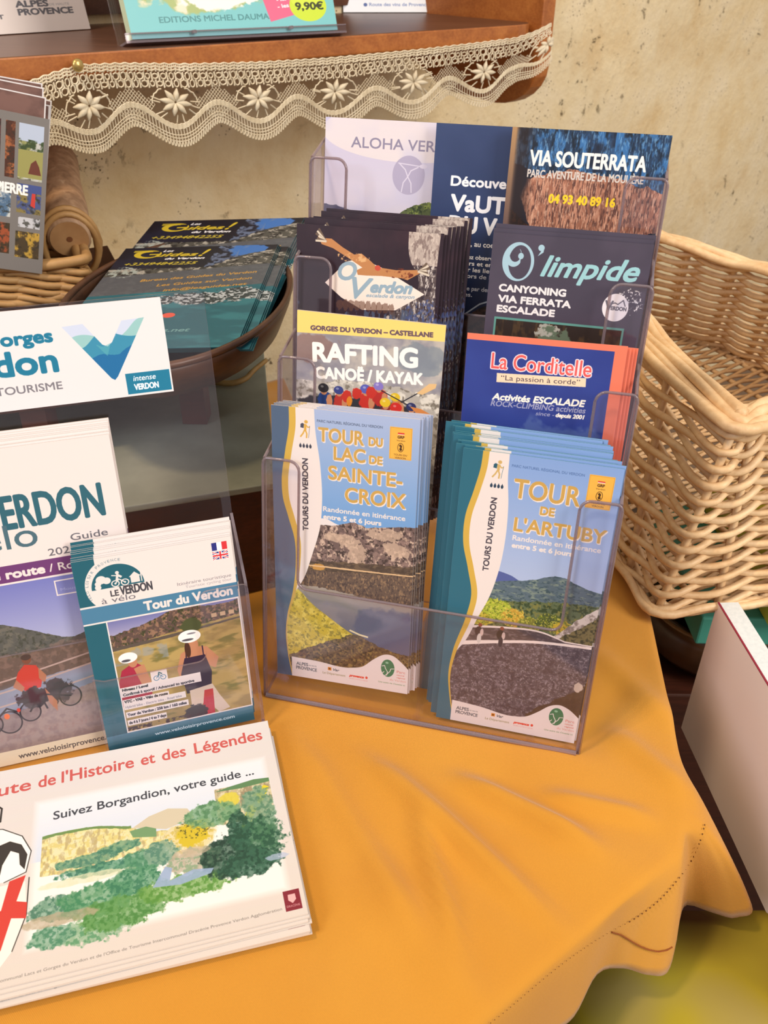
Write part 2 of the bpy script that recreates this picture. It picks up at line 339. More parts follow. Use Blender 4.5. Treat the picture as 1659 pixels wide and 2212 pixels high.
def cover_artuby():
    p = Print(100, 210, SKYB, 11); X, Y = p.X, p.Y
    p.grad(p.box(0, 0, 101, 100), 0, h2('84a5dc'), 88, h2('aebfe2'))
    p.put(p.below([(20, 84), (33, 83), (43, 86), (52, 92), (101, 96)], .5), h2('5563a0'))
    hill = p.below([(20, 93), (40, 89), (56, 85), (68, 80.5), (76, 81), (82, 83.5), (90, 86), (101, 88)], .6)
    p.put(hill, h2('5a6d7a')); n = p.n(1.6, 4, 2.2)
    p.put(hill*sm(.5, .7, n), h2('7f8f86')); p.put(hill*sm(.52, .7, p.n(1.0, 3, 1.8)), h2('3f5560'))
    mid = p.below([(20, 108), (50, 103), (75, 99), (101, 98)], 1.4); p.put(mid*.85, h2('5f6d48'))
    n = p.n(2.0, 4); p.put(mid*sm(.48, .6, n), h2('7d7d46')); p.put(mid*sm(.5, .62, p.n(1.5)), h2('38492f'))
    for bx, by, rx, ry, c in ((33, 112, 11, 8, 'a9b53c'), (45, 116, 8, 7, 'c59a3c'), (24, 121, 8, 5, 'b8a638'), (57, 119, 9, 5, '7a7a3a'), (70, 116, 9, 7, '4d5a34'), (80, 119, 8, 6, 'bfa236')):
        m = p.blob(bx, by, rx, ry, .35, 3); p.put(m, h2(c)); p.put(m*sm(.5, .62, p.n(1.2)), h2('6f7c2c')); p.put(m*sm(.55, .68, p.n(.9)), h2('dcd060'), .7)
    r = p.below([(60, 131), (76, 124), (86, 112), (101, 98)], 1.2); p.put(r, h2('d8cec6')); p.put(r*sm(.5, .66, p.n(3, 4)), h2('8d8078'))
    r2 = p.below([(70, 132), (88, 118), (101, 106)], 1.6); p.put(r2, h2('7a7048')); p.put(r2*sm(.48, .62, p.n(1.6)), h2('3f3f28'))
    road = p.below([(10, 129), (40, 124.5), (66, 123.5), (80, 127.5), (101, 128.5)], .2); p.put(road, h2('54484c')); p.put(road*sm(.5, .7, p.n(1.6, 3, 2)), h2('7b6c6e'))
    p.put(p.below([(10, 130), (40, 125.6), (66, 124.8), (80, 128.3)])*0+(p.below([(10, 129), (40, 124.5), (66, 123.5), (82, 128)], .1)*(1-p.below([(10, 131), (40, 126), (66, 124.8), (82, 129)], .1))), h2('f0e2dc'))
    st = p.below([(10, 142), (25, 138.5), (40, 135.5), (60, 131.8), (80, 130), (101, 129)], .15); p.put(st, h2('5e545c'))
    u = X*.22+p.n(5, 2)*1.5; v = (Y-130+X*.1)*.34; row = np.floor(v+p.n(4, 2)*.8)
    fu = np.abs(((u+row*.37+p.n(6, 1)*.6) % 1)-.5); fv = np.abs((v % 1)-.5)
    cell = np.clip((fu-.38)*8, 0, 1); p.put(st*cell*.35, h2('3a3038')); p.put(st*np.clip((fv-.36)*7, 0, 1)*.35, h2('3a3038'))
    p.put(st*sm(.52, .72, p.n(1.8, 4)), h2('8d8088'), .8); p.put(st*sm(.6, .74, p.n(.9, 3)), h2('b3a8ac'), .6); p.put(st*sm(.5, .7, p.n(2.4, 4)), h2('443a44'), .8)
    p.put((st*(1-p.below([(10, 145.5), (25, 141.5), (40, 138), (60, 134), (80, 132), (101, 131)], .1))), h2('f4e6de'))
    d = p.below([(55, 205), (66, 190), (80, 178), (92, 168), (101, 160)], 2); p.put(d, h2('4a382c'), .85); p.put(p.blob(96, 163, 3, 4, .3), h2('cdbcae'))
    for x0, c in ((24, '3a2b34'), (39, '2c2428')):
        p.put(p.ell(x0, 126.4, 1.4, 1.5), h2('8c4638')); p.put(p.ell(x0-.6, 131.5, 2.6, 3.8), h2(c)); p.put(p.ell(x0+1.6, 132, 1.2, 3), h2('d8c0b8')); p.put(p.ell(x0+.2, 137.2, 1.5, 4), h2('d9cfc8' if x0 < 30 else '2c2a3a'))
    G = [(12.6, 0), (12.3, 10), (9.5, 27), (5.6, 47), (6.2, 66), (11, 84), (15.4, 104), (13.4, 122), (7.2, 150), (5.6, 170), (8.6, 192), (12.5, 210)]
    tours_frame(p, h2('2c6a80'), G, [(x+4.1, y) if y < 120 else (x+max(.9, 4.1-(y-120)*.05), y) for x, y in G],
                [(29.4, 0), (30, 15), (32.4, 34), (33.4, 58), (31.6, 84), (27, 106), (22, 120), (14.5, 142), (9, 152), (7, 170), (9.5, 192), (13, 210)])
    tours_foot(p, [(8, 192), (30, 193.6), (56, 196.4), (64, 194.6), (72, 188.6), (79, 182.2), (86, 180), (92, 182), (101, 189)], 10.5)
    hiker(p, 20, 5.2, 1.0, h2('cfae6a'), h2('2a5b70')); drops(p, 20.2, 20.6, 4, h2('2a4058'))
    p.text('TOURS DU VERDON', 24.8, 84.2, 53.2, 3.7, h2('4a4450'), .18, rot=90)
    p.text('PARC NATUREL RÉGIONAL DU VERDON', 31.6, 8.3, 45.2, 1.7, h2('5b7bb0'), .08)
    title(p, 'TOUR', 34.8, 28.6, 41.5, 12.6); title(p, 'DE', 53.2, 37.9, 8.6, 5.4); title(p, 'L\'ARTUBY', 38, 51.8, 58, 9.2)
    stamp(p, 79.8, 6.2, 15.6, 22.4)
    p.text('Randonnée en itinérance', 38, 58.6, 56.5, 3.5, CREAM, .12); p.text('entre 5 et 6 jours', 38.2, 64, 39, 3.3, CREAM, .2)
    return p
def cover_croix():
    p = Print(100, 210, SKYB, 51)
    p.grad(p.box(0, 0, 101, 90), 0, h2('a9bade'), 82, h2('6fa0d8'))
    p.put(p.below([(30, 79), (36, 77), (46, 80.5)], .3), h2('e8e0e0'))
    rk = p.below([(30, 82.5), (44, 81.6), (58, 77.6), (66, 80), (76, 79), (88, 77), (101, 75.6)], .8); p.put(rk, h2('6e5c5a'))
    n = p.n(4, 5); d = p.n(3, 5, .6); p.put(rk*sm(.52, .6, n), h2('8d7670')); p.put(rk*sm(.55, .62, d), h2('d3b9a6'), .9); p.put(rk*sm(.56, .63, p.n(2.2, 4)), h2('3f3434'), .9)
    for cx, cy, rx, ry in ((54, 92, 7, 5), (60, 103, 6, 9), (80, 84, 13, 4), (88, 95, 10, 5), (42, 90, 7, 3)): p.put(p.blob(cx, cy, rx, ry, .8, 3), h2('cdb39e'), .75)
    sc = p.below([(20, 112), (60, 108), (101, 106)], 1.4); p.put(sc*.9, h2('4c4038')); p.put(sc*sm(.5, .6, p.n(1.3, 4, 2)), h2('6b5a4a'))
    p.put(p.blob(32, 115, 5, 2.5, .4), h2('d8a050'), .8)
    for y0 in (114.2,): p.put(p.below([(20, y0), (60, y0-1), (101, y0-2)], .3)*(1-p.below([(20, y0+1.1), (60, y0+.2), (101, y0-1)], .3)), h2('d9b68c'))
    w2 = p.below([(10, 120), (60, 116), (101, 113)], .5); p.put(w2, h2('67564c')); p.put(w2*sm(.52, .64, p.n(2, 4, .5)), h2('9a7e62'), .8); p.put(w2*sm(.55, .68, p.n(1.5, 4, .6)), h2('443a3c'), .8)
    lk = p.below([(0, 134), (30, 131), (60, 134), (101, 137)], 1.2); p.grad(lk, 130, h2('a59c92'), 172, h2('5d6178'))
    p.put(p.blob(84, 160, 26, 20, .3, 9), h2('5b607c'), .8)
    y = p.left([(128, 8), (136, 18), (146, 28), (156, 42), (166, 58), (172, 72), (178, 86), (194, 92), (211, 95)], 1); y = y*p.below([(0, 128), (101, 128)], .8)
    p.put(y, h2('c9b432')); p.put(y*sm(.48, .6, p.n(3, 4)), h2('e3d258'), .9); p.put(y*sm(.54, .66, p.n(1.6, 4)), h2('8f8428'), .9)
    dk = p.below([(10, 192), (30, 180), (48, 171), (62, 166), (74, 172), (101, 178)], 1.6); p.put(dk, h2('65503a')); p.put(dk*sm(.5, .62, p.n(1.8, 4)), h2('8c7444')); p.put(dk*sm(.54, .66, p.n(1.3, 4)), h2('3c3226'))
    p.line([(56, 163), (63, 165.5), (69, 166.5)], 1.4, h2('e8dcae'))
    G = [(12.2, 0), (12.1, 13), (9.2, 31), (6.4, 52), (7, 65), (10.6, 79), (15, 96), (15.6, 114), (13, 138), (8.6, 158), (7.2, 172), (8.4, 190), (11.6, 210)]
    tours_frame(p, h2('4f6480'), G, [(x+4.6 if y < 90 else x+max(.8, 4.6-(y-90)*.05), y) for x, y in G],
                [(29.5, 0), (30.3, 14), (33.6, 38), (35, 64), (33.4, 85), (27.8, 106), (21.4, 126), (14, 140), (9.6, 158), (8.2, 172), (9.3, 190), (12.4, 210)])
    tours_foot(p, [(8, 193), (30, 193.6), (58, 194.6), (66, 192), (74, 184.4), (82, 179), (88, 179), (95, 184), (101, 190)], 11.5)
    hiker(p, 20, 8.2, 1.0, h2('d8ab50'), h2('4a4e62')); drops(p, 20.0, 24.0, 4, h2('3c4052'))
    p.text('TOURS DU VERDON', 25.0, 88.0, 53, 3.8, h2('4e4752'), .18, rot=90)
    p.text('PARC NATUREL RÉGIONAL DU VERDON', 31.5, 8.6, 44, 1.7, h2('62718f'), .08)
    title(p, 'TOUR', 32.6, 21.4, 30.5, 9.2); title(p, 'DU', 66.8, 21, 8.8, 5.6); title(p, 'LAC', 43.2, 33.4, 21, 9.0); title(p, 'DE', 67.4, 33.4, 8.4, 5.4)
    title(p, 'SAINTE-', 39.6, 47.6, 50, 9.4); title(p, 'CROIX', 51.2, 62.6, 41.2, 10.2)
    stamp(p, 80.4, 6.6, 14.8, 21.8)
    p.text('Randonnée en itinérance', 35.8, 71.6, 57, 3.5, CREAM, .12); p.text('entre 5 et 6 jours', 36.0, 77.2, 40.5, 3.3, CREAM, .2)
    return p
def cover_rafting():
    p = Print(100, 210, h2('a8a4a8'), 91)
    n = p.n(9, 5, 1.6); p.put(sm(.35, .65, n), h2('8d8a94')); p.put(sm(.5, .7, p.n(14, 4)), h2('c9c0b4'), .8); p.put(p.blob(85, 24, 18, 10, .4, 8), h2('7e8a96'), .7)
    p.put(p.blob(12, 24, 16, 9, .5, 8), h2('8a6a62'), .7)
    w = p.below([(0, 46), (50, 44), (101, 47)], 3, 8); p.put(w, h2('b9b3aa')); p.put(w*sm(.45, .6, p.n(5, 5)), h2('e6e0d4')); p.put(w*sm(.55, .7, p.n(3, 5)), h2('80786c'))
    p.put(p.blob(45, 62, 42, 7, .25, 5), h2('34343c'))
    R, SK, BL = h2('c8352c'), h2('c98a66'), h2('2d3a78')
    for x, y, hc, jc, sc in ((19.4, 50.9, '2c2a30', '24407e', 1.1), (30.2, 51.2, '3c4688', 'b83a34', 1), (49, 48.2, '5c60b8', 'c8352c', 1.1), (57.8, 45.2, '8878c8', 'b8302c', 1), (69.6, 51.4, 'e3c02c', 'c87a3c', 1), (63, 55.9, 'e9c530', '8a2c2c', 1.1), (70.6, 58.6, 'd2302c', 'c8352c', 1.2), (81, 56.8, '2e3466', '2e3466', 1)):
        p.put(p.blob(x+1.5, y+8*sc, 5*sc, 6*sc, .2, 2), h2(jc)); p.put(p.blob(x+4.5, y+8*sc, 2*sc, 4.5*sc, .2, 2), SK)
        p.put(p.ell(x+.4, y+2.2*sc, 2*sc, 2.2*sc), SK); p.put(p.ell(x, y, 3.4*sc, 2.9*sc), h2(hc)); p.put(p.ell(x-.9, y-1, 1.1, .8), (1, 1, 1), .35)
    for x, y in ((36, 55), (43, 52), (53, 50)): p.put(p.blob(x, y, 3.4, 4.2, .25, 2), R)
    p.put(p.blob(38, 58, 2, 3.5, .2), h2('e08a2e'))
    p.line([(60, 48), (78, 55.5)], .7, h2('2a2a34')); p.line([(74, 54.5), (86, 46)], .7, h2('2a2a34'))
    p.poly([(84, 47), (92, 39.5), (97, 39), (96.5, 42), (88, 47.5)], h2('e8bf86')); p.poly([(80, 56.5), (88, 57.5), (96, 61), (94.5, 64), (86, 62)], h2('d98a4c'))
    p.put(1-p.below([(0, 14.7), (100, 10.6)], 0), h2('fbd97a'))
    p.text('GORGES DU VERDON – CASTELLANE', 9.6, 12.2, 82.5, 2.9, h2('6a5560'), .28, rot=2.6)
    p.text('RAFTING', 12, 32.8, 71, 12, (1, .98, .96), .75, rot=2.8); p.text('CANOË / KAYAK', 13.8, 44.4, 74, 7.4, (1, .98, .96), .5, rot=2.9)
    return p
def cover_cord():
    p = Print(100, 210, h2('f07e62'), 131)
    b = p.box(0, 3.8, 92.5, 190)
    p.put(b, h2('2f3f8e')); p.put(b*sm(.4, .7, p.n(30, 3)), h2('35489a'), .6)
    t = 'La Corditelle'; p.text(t, 17, 21.3, 63, 10, (.98, .9, .92), .75, ref='L'); p.text(t, 17, 21.3, 63, 10, h2('e8605e'), .12, ref='L')
    p.poly([(21, 24.2), (77.4, 22.2), (77.8, 28), (21.2, 30.2)], h2('f8dcbc')); p.text('“La passion à corde”', 24, 28.6, 50, 3.2, h2('4a3e4c'), rot=2)
    p.text('Activités ESCALADE', 19.5, 42, 59.5, 4.2, (1, .97, .92), .3, rot=1, shear=.2); p.text('ROCK-CLIMBING activities', 18.8, 46.3, 61, 3.6, h2('a3a3c4'), .1, rot=1, shear=.2)
    p.text('since -', 48.5, 49.7, 12, 2.5, h2('a3a3c4'), .08, rot=1, shear=.2); p.text('depuis 2001', 61.5, 49.5, 18, 2.6, (1, .97, .92), .2, rot=1, shear=.2)
    r = p.blob(60, 90, 40, 35, .4, 12)*b; p.put(r, h2('5a6fa8'), .6)
    return p
def cover_overdon():
    p = Print(100, 210, h2('2e1f2a'), 171)
    p.put(sm(.4, .7, p.n(20, 4)), h2('3a2630'), .8)
    w = p.left([(0, 98), (20, 97), (60, 98), (211, 100)])*(1-p.left([(0, 77), (14, 78), (20, 80), (26, 84), (40, 84), (60, 60), (211, 50)]))
    p.put(w*(p.Y > 22), h2('5a4c4c')); f = p.n(3, 5, .35); p.put(w*sm(.5, .6, f), h2('d8cec6'), .9); p.put(w*sm(.54, .64, p.n(2, 4, .4)), h2('332830'), .9)
    p.put(w*(p.Y < 21)*.85, h2('cfc0b4')); p.put(w*(p.Y < 22)*sm(.5, .62, p.n(3, 4, .4)), h2('7c6a66'), .8)
    p.put(p.below([(0, 50), (20, 62), (40, 55), (101, 52)], 4, 5)*sm(.5, .6, p.n(4, 5, .5)), h2('52607c'), .8)
    p.put(p.blob(90, 66, 12, 24, .5, 3)*sm(.45, .6, p.n(2, 4, .5)), h2('4a5a90'), .8)
    p.poly([(21, 37), (36, 22), (45, 19), (60, 24), (90, 39.5), (71, 51.5), (48, 53), (33, 46)], h2('f4e4d8'))
    for x in range(32, 72, 4): p.put(p.blob(x, 50+abs(x-50)*.06, 2.2, 3.5, .4, 1.5), h2('6a4636'), .6)
    BR = h2('c08452')
    p.poly([(14, 5), (19, 8), (25, 8), (33, 13), (41, 17), (46, 16), (52, 20), (57, 24), (70, 25), (84, 24), (86, 26), (78, 31), (74, 30), (60, 29.5), (50, 30), (44, 30), (43, 27), (47, 25), (38, 20), (26, 14), (18, 12)], BR)
    m = p.blob(44, 19, 32, 10, .2, 5)*sm(.52, .62, p.n(2, 4)); p.put(p.ell(72, 27, 10, 3.4)*sm(.45, .6, p.n(2)), h2('6e2f1e')); p.put(p.ell(40, 19, 12, 3)*sm(.45, .6, p.n(2.5)), h2('e0b07a'))
    for a, q in ((0, (14, 5)), (1, (92, 22))):
        for k in range(6):
            dx = -1 if a == 0 else 1; p.line([(q[0]-dx*7, q[1]+(5 if a == 0 else 3)), (q[0]-dx*2+dx*(k % 3), q[1]-2.5+k*1.5)], 1.4, h2('d8cbb8') if k % 2 else h2('6c5a4c'))
    p.put(p.ell(57.5, 24.5, 2, 1.8), h2('c8503c'))
    p.text('O', 30.4, 33.8, 12.5, 11.5, h2('96aebe'), .5, shear=.25); p.text('V', 40.5, 45.5, 14, 13.5, h2('96aebe'), .5, shear=.3); p.text('erdon', 53.5, 40.6, 28, 4.8, h2('96aebe'), .55, shear=.3, rot=2, ref='e')
    p.text('escalade & canyon', 50.5, 44, 33, 2.3, h2('9ab0c0'), .12, shear=.3, rot=2)
    return p
def cover_olimpide():
    p = Print(100, 210, h2('484252'), 211); p.put(sm(.4, .7, p.n(25, 3)), h2('524b5c'), .6)
    c = h2('a8cbdb'); e = p.ell(17.6, 17, 10.2, 12.2); i = p.ell(18.6, 17.2, 7.2, 10.6)
    p.put(e*(1-i), c); a = p.ell(14.5, 14, 5.4, 6.4)*(1-p.ell(15.4, 12.6, 3.6, 4.6))*(p.X < 19); p.put(a*(1-p.box(13, 3, 20, 9)), c); p.put(p.ell(19, 13.3, 1.8, 2), c)
    p.put(p.ell(31.4, 7.3, 2, 2), c); p.poly([(33.2, 7.2), (33.0, 10), (29.6, 12.6), (31.6, 9)], c)
    p.text('limpide', 33, 24.4, 61, 12.5, h2('9ccfd6'), .5, shear=.35, rot=1.2, ref='l')
    W1 = (.93, .92, .93); p.text('CANYONING', 7.3, 36.2, 43, 4.2, W1, .32); p.text('VIA FERRATA', 7.4, 43.2, 47, 4.2, W1, .32); p.text('ESCALADE', 7.2, 49.8, 37.6, 4.2, W1, .32)
    p.put(p.blob(90, 36, 9, 7, .7, 1.2)*sm(.6, .66, p.n(1.2, 3)), W1); p.put(p.ell(82.6, 40.4, 8.2, 8.8), (.96, .95, .97))
    p.text('V', 76, 42.4, 5, 6, h2('6c6876'), .3); p.text('ERDON', 80, 42, 9.6, 2.3, h2('6c6876'), .15); p.line([(79, 38.6), (82, 37.4), (84, 38.2), (87, 35.4), (88.6, 39)], .7, h2('6c6876'))
    m = p.box(6, 53.2, 90.4, 160); p.put(m, h2('5f9a92')); m = p.box(7.4, 54.6, 89, 158.6); p.put(m, h2('2d2420')); p.put(m*sm(.5, .65, p.n(8, 4, .5)), h2('4b3a28'))
    p.put(p.blob(42, 60, 7, 5, .5, 2)*m, h2('a8a8a0')); p.put(p.blob(48, 72, 14, 14, .6, 5)*m, h2('5c6c5a'))
    return p
def cover_aloha():
    p = Print(100, 210, h2('c8c2de'), 251); p.grad(p.box(0, 0, 101, 211), 0, h2('c9c4e0'), 66, h2('dcd4e0'))
    p.put(p.ell(58, 8, 60, 18)*.5, h2('fbeedd')); p.put(sm(.45, .7, p.n(30, 3)), h2('c4c2e2'), .5)
    p.text('ALOHA VERDON', 18.8, 18.2, 84, 6.6, h2('8f88a2'), .1)
    p.put(p.ell(60.5, 34, 11.4, 12.6), h2('b3abc6'))
    L = h2('d9d2e6'); p.line([(53.5, 26.5), (58, 30.5), (60, 35), (57, 39), (56, 45)], .8, L); p.line([(67, 28.5), (62, 31), (60, 35), (62.5, 39), (63, 45)], .8, L); p.line([(53, 26.5), (70, 28)], .7, L); p.put(p.ell(70.5, 27.8, 2.6, 1.4), L)
    g = p.below([(0, 62), (36, 62), (52, 62), (60, 56), (68, 53), (80, 50), (101, 47)], 1.2, 3); p.put(g, h2('5d6840')); p.put(g*sm(.5, .62, p.n(2, 4)), h2('8c9a4c')); p.put(g*sm(.55, .66, p.n(1.5, 4)), h2('333f26'))
    p.put(p.below([(0, 56), (14, 58), (26, 62), (40, 68), (101, 75)], .8), h2('4e4c66'), .9)
    return p
def cover_vautours():
    p = Print(100, 210, h2('2c3c66'), 291); p.grad(p.box(0, 0, 101, 211), 0, h2('33436c'), 110, h2('223058')); p.put(sm(.4, .7, p.n(30, 3)), h2('3a4a76'), .4)
    W1 = (.96, .96, .98); p.text('Découvertes', 12.8, 38.2, 54, 6.0, W1, .35)
    p.text('VaUTOURS', 14, 54.2, 78, 10, W1, .6); p.text('DU VeRDON', 14, 68.4, 80, 10.4, W1, .6)
    for k, t in enumerate(('Rougon, au coeur du Verdon', '', 'Vous pourrez observer', 'dans les airs et en', 'saisons sur les lieux', 'visiteurs lors de la', 'nature', 'accompagnée par des', 'spécialistes.')):
        if t: p.text(t, 8+(0 if k else 6), 77+k*4.3, len(t)*2.0 if k else 60, 2.8 if k else 3.4, W1, .1)
    p.line([(18, 128), (30, 124), (40, 116), (50, 112), (70, 110)], 1.1, (.85, .9, .95)); g = p.below([(8, 134), (30, 126), (42, 118), (52, 114), (101, 112)], .4); p.put(g, h2('5a4034')); p.put(g*sm(.5, .62, p.n(4, 5)), h2('2c2420'))
    return p
def cover_via():
    p = Print(100, 210, h2('1f2030'), 331)
    f = p.n(8, 5, .45); s = p.n(3, 4, .2)
    top = 1-p.below([(0, 22), (30, 30), (60, 28), (101, 36)], 4, 8); p.put(top, h2('243a58')); p.put(top*sm(.42, .58, f), h2('3a72ae'), .95); p.put(top*sm(.55, .66, s), h2('7fb0da'), .6); p.put(top*sm(.55, .68, p.n(6, 4, .4)), h2('16202e'), .9)
    p.put(p.box(52, 0, 66, 24)*sm(.2, .6, p.n(5, 3)), h2('1c2438'), .8)
    lo = p.below([(0, 30), (14, 30), (24, 26), (60, 26), (101, 34)], 3, 6)*(1-p.below([(0, 42), (12, 46), (16, 57), (28, 62), (48, 62), (60, 65), (84, 64), (101, 58)], 2, 4))*(1-p.left([(0, 6), (30, 14), (45, 10), (60, 14)], 3))
    p.put(lo, h2('9a6550')); p.put(lo*sm(.45, .6, p.n(7, 5, .3)), h2('c48c72'), .9); p.put(lo*sm(.53, .6, p.n(4, 4, .18)), h2('5a3a34'), .9); p.put(lo*sm(.58, .66, p.n(3, 4, .2)), h2('e0b49a'), .7)
    bt = p.below([(0, 46), (14, 58), (28, 62), (60, 64), (101, 60)], 2, 4); p.put(bt, h2('1e1512')); p.put(bt*sm(.5, .6, p.n(3, 4, .5)), h2('6a3a20'), .6)
    p.grad(1-p.left([(0, 5), (210, 4)])*0-1+p.left([(0, 4.5), (210, 4.5)], 3), 0, h2('b08a60'), 60, h2('6e5650')); p.put(p.left([(0, 14), (30, 13), (60, 15)], 8)*(1-p.left([(0, 4), (210, 4)], 3)), h2('2a1c1a'), .7)
    W1 = (.97, .96, .95); p.text('VIA SOUTERRATA', 13.4, 22.0, 73.6, 8.8, W1, .4); p.text('PARC AVENTURE DE LA MOULIÈRE', 12.8, 29.4, 74, 4.6, h2('d8cfc8'), .15); p.text('04 93 40 89 16', 28.6, 44.4, 42.6, 5.2, h2('f6d22e'), .35)
    return p
def cover_tour():
    p = Print(102, 145, CREAM, 371); T1 = h2('1f5f70'); T2 = h2('4a80a2')
    p.put(p.box(0, 0, 14, 145), T1)
    ph = p.box(14, 46, 102, 132); p.grad(ph, 44, h2('6a6ea8'), 58, h2('a9a4c4'))
    hl = p.below([(14, 57), (30, 54), (45, 50), (60, 45), (70, 44), (78, 47), (102, 47)], 1.2)*ph; p.put(hl, h2('5e4a44')); p.put(hl*sm(.5, .62, p.n(2, 4)), h2('94725c')); p.put(hl*sm(.55, .66, p.n(1.6, 4)), h2('3e4028'))
    for x in (82, 88, 94): p.put(p.box(x, 53+x % 3, x+3.6, 56+x % 3), h2('c8a886'))
    fd = p.below([(14, 68), (50, 63), (102, 58)], .6)*ph; p.put(fd, h2('9a8250')); p.put(fd*sm(.45, .6, p.n(8, 4, 2.5)), h2('b59a5e')); p.put(fd*sm(.56, .7, p.n(5, 4, 3)), h2('6f6a38'), .8)
    p.put(p.below([(14, 66), (40, 64.5), (102, 60)], .3)*(1-p.below([(14, 68.5), (40, 67), (102, 61)], .3))*ph, h2('5b5048')); p.put(p.box(14, 68, 50, 80)*sm(.5, .6, p.n(6, 3)), h2('8d9ab0'), .5)
    p.put(p.blob(68, 60, 7, 6, .3, 3)*ph, h2('4a5030'))
    SKN = h2('c08462')
    p.poly([(14, 96), (18, 84), (27, 79), (33, 84), (36, 100), (34, 112), (14, 112)], h2('a82a44')); p.poly([(26, 84), (33, 82), (36, 98), (30, 100)], SKN); p.put(p.ell(26, 79, 3, 4), SKN); p.put(p.ell(23.5, 75, 6.2, 4), (.96, .95, .95)); p.put(p.ell(22, 77, 3, 1), h2('55525a'))
    p.poly([(54, 92), (58, 80), (66, 76), (76, 78), (83, 88), (80, 96), (74, 92), (74, 104), (56, 104)], SKN); p.poly([(60, 84), (74, 84), (77, 98), (75, 112), (58, 112), (56, 96)], h2('34223a')); p.line([(62, 76), (61, 86)], .9, h2('34223a')); p.line([(73, 77), (73, 86)], .9, h2('34223a'))
    p.put(p.ell(67, 75, 3.6, 5), SKN); p.put(p.ell(63, 78, 2, 6), h2('4a2a1e')); p.put(p.ell(65.5, 68, 7.6, 4.8), (.97, .95, .94)); p.put(p.ell(64, 70.4, 4, .9), h2('55525a')); p.put(p.ell(67, 66, 3, .7), h2('8a8690'))
    p.poly([(60, 110), (76, 108), (80, 118), (86, 130), (78, 132), (70, 120), (60, 130)], h2('d3bfae')); p.poly([(70, 112), (76, 112), (75, 132), (66, 132)], h2('b8283c')); p.put(p.blob(62, 128, 8, 6, .3)*ph, h2('2a2430'))
    for x0, y0, x1, y1 in ((14.5, 97, 69, 104.5), (15, 106.5, 46, 109.5), (15, 109.5, 57, 114.5), (15.5, 116.5, 58, 121), (15.5, 123, 42, 127.5)): p.put(p.box(x0, y0, x1, y1), CREAM)
    p.put(p.box(36, 89, 47, 97.5), CREAM); g = h2('3f3c48'); l = h2('9a96a2')
    p.put((p.ell(39.5, 94.8, 2, 2)*(1-p.ell(39.5, 94.8, 1.5, 1.5)))+(p.ell(44, 94.8, 2, 2)*(1-p.ell(44, 94.8, 1.5, 1.5))), h2('4a80a2')); p.line([(39.5, 94.8), (41.6, 92.4), (44, 94.8)], .5, h2('4a80a2')); p.line([(41, 93), (41.6, 90.6), (43.4, 92)], .8, T1)
    p.text('Niveau / Level', 16, 99.8, 17, 1.8, g, .15); p.text('Confirmé à sportif / Advanced to sportive', 16, 103.6, 48, 2.0, g, .1)
    p.text('VTC - VAE - Vélo de route', 16, 109.2, 29, 1.9, g, .15); p.text('Hybrid bike - Electric bike - Road bike', 16, 113.4, 38, 1.8, l, .05); p.text('Tour du Verdon : 258 km / 160 miles', 16.5, 119.8, 40, 2.0, g, .15); p.text('de 4 à 7 jours / 4 to 7 days', 16.5, 126.2, 25, 2.0, g, .15)
    for a, b, c, d in ((14, 44.6, 14.8, 132.6), (101.2, 44.6, 102, 132), (14, 131.8, 102, 132.8)): p.put(p.box(a, b, c, d), CREAM)
    p.put(p.box(14.8, 128.5, 58, 131.8)*sm(.45, .55, p.n(2, 3)), h2('3a2c34'))
    p.grad(p.box(0, 132.8, 102, 146), 132, h2('5688a0'), 141, T1); p.text('www.veloloisirprovence.com', 32, 139.6, 56, 2.4, (.8, .88, .92), .1)
    p.put(p.box(0, 32.6, 102, 46.2), CREAM); p.put(p.box(0, 34, 102, 45), T2)
    p.put(p.ell(25.5, 20.2, 20, 19.6)*p.box(0, 0, 102, 32.6), CREAM); p.put(p.box(38, 0, 102, 33.4), CREAM); p.put(p.box(14, 0, 50, 4), CREAM)
    e = p.ell(26, 21.6, 16.6, 15.6)*p.box(0, 3, 60, 22); p.put(e, T1)
    for x, y, r in ((16, 15.5, 3.2), (19.4, 16.6, 2.6), (13.8, 18, 2), (37.2, 17.4, 1.8), (13.5, 20.5, 2)): p.put(p.ell(x, y, r, r*.9)*e, CREAM)
    p.put(p.box(34.4, 16.6, 40, 21)*e, CREAM); p.poly([(33.4, 16.8), (37.2, 13.4), (41, 16.8)], CREAM); p.put(p.box(40.9, 14.6, 41.5, 21)*e, CREAM)
    for x in (24.5, 30.6): p.put(p.ell(x, 19.6, 2.7, 2.4)*(1-p.ell(x, 19.6, 1.9, 1.7)), CREAM); p.put(p.ell(x, 19.6, .7, .7), CREAM)
    p.line([(24.5, 19.6), (27, 16.8), (30.6, 19.6)], .8, CREAM); p.line([(25.6, 17.6), (26.6, 13.8), (28.6, 15.4)], 1.5, CREAM); p.put(p.ell(26.6, 12.2, 1.2, 1.2), CREAM); p.line([(26, 14.2), (23, 13.6)], .7, CREAM)
    p.text('LE', 20.4, 28.2, 5, 4, h2('46464e'), .15); p.text('VERDON', 26.6, 28.2, 20.3, 5.8, h2('46464e'), .3); p.text('à vélo', 13.9, 32.6, 21.5, 4.0, h2('6a6a74'), .0)
    for k, ch in enumerate('VELO LOISIR PROVENCE'):
        if ch == ' ': continue
        a = math.radians(204-k*6.4); r = 18.6; p.text(ch, 26+r*math.cos(a), 21.6-r*.95*math.sin(a), .35 if ch == 'I' else 1.5, 1.8, h2('6a8a98'), .0, rot=math.degrees(a)-90)
    p.text('Itinéraire touristique', 63, 29.2, 36, 2.3, h2('8c8a90')); p.text('Touristic cycling tour', 68, 32, 31, 1.9, h2('a8a6ac'))
    p.text('Tour du Verdon', 39.7, 42.6, 58.5, 6.2, CREAM, .4)
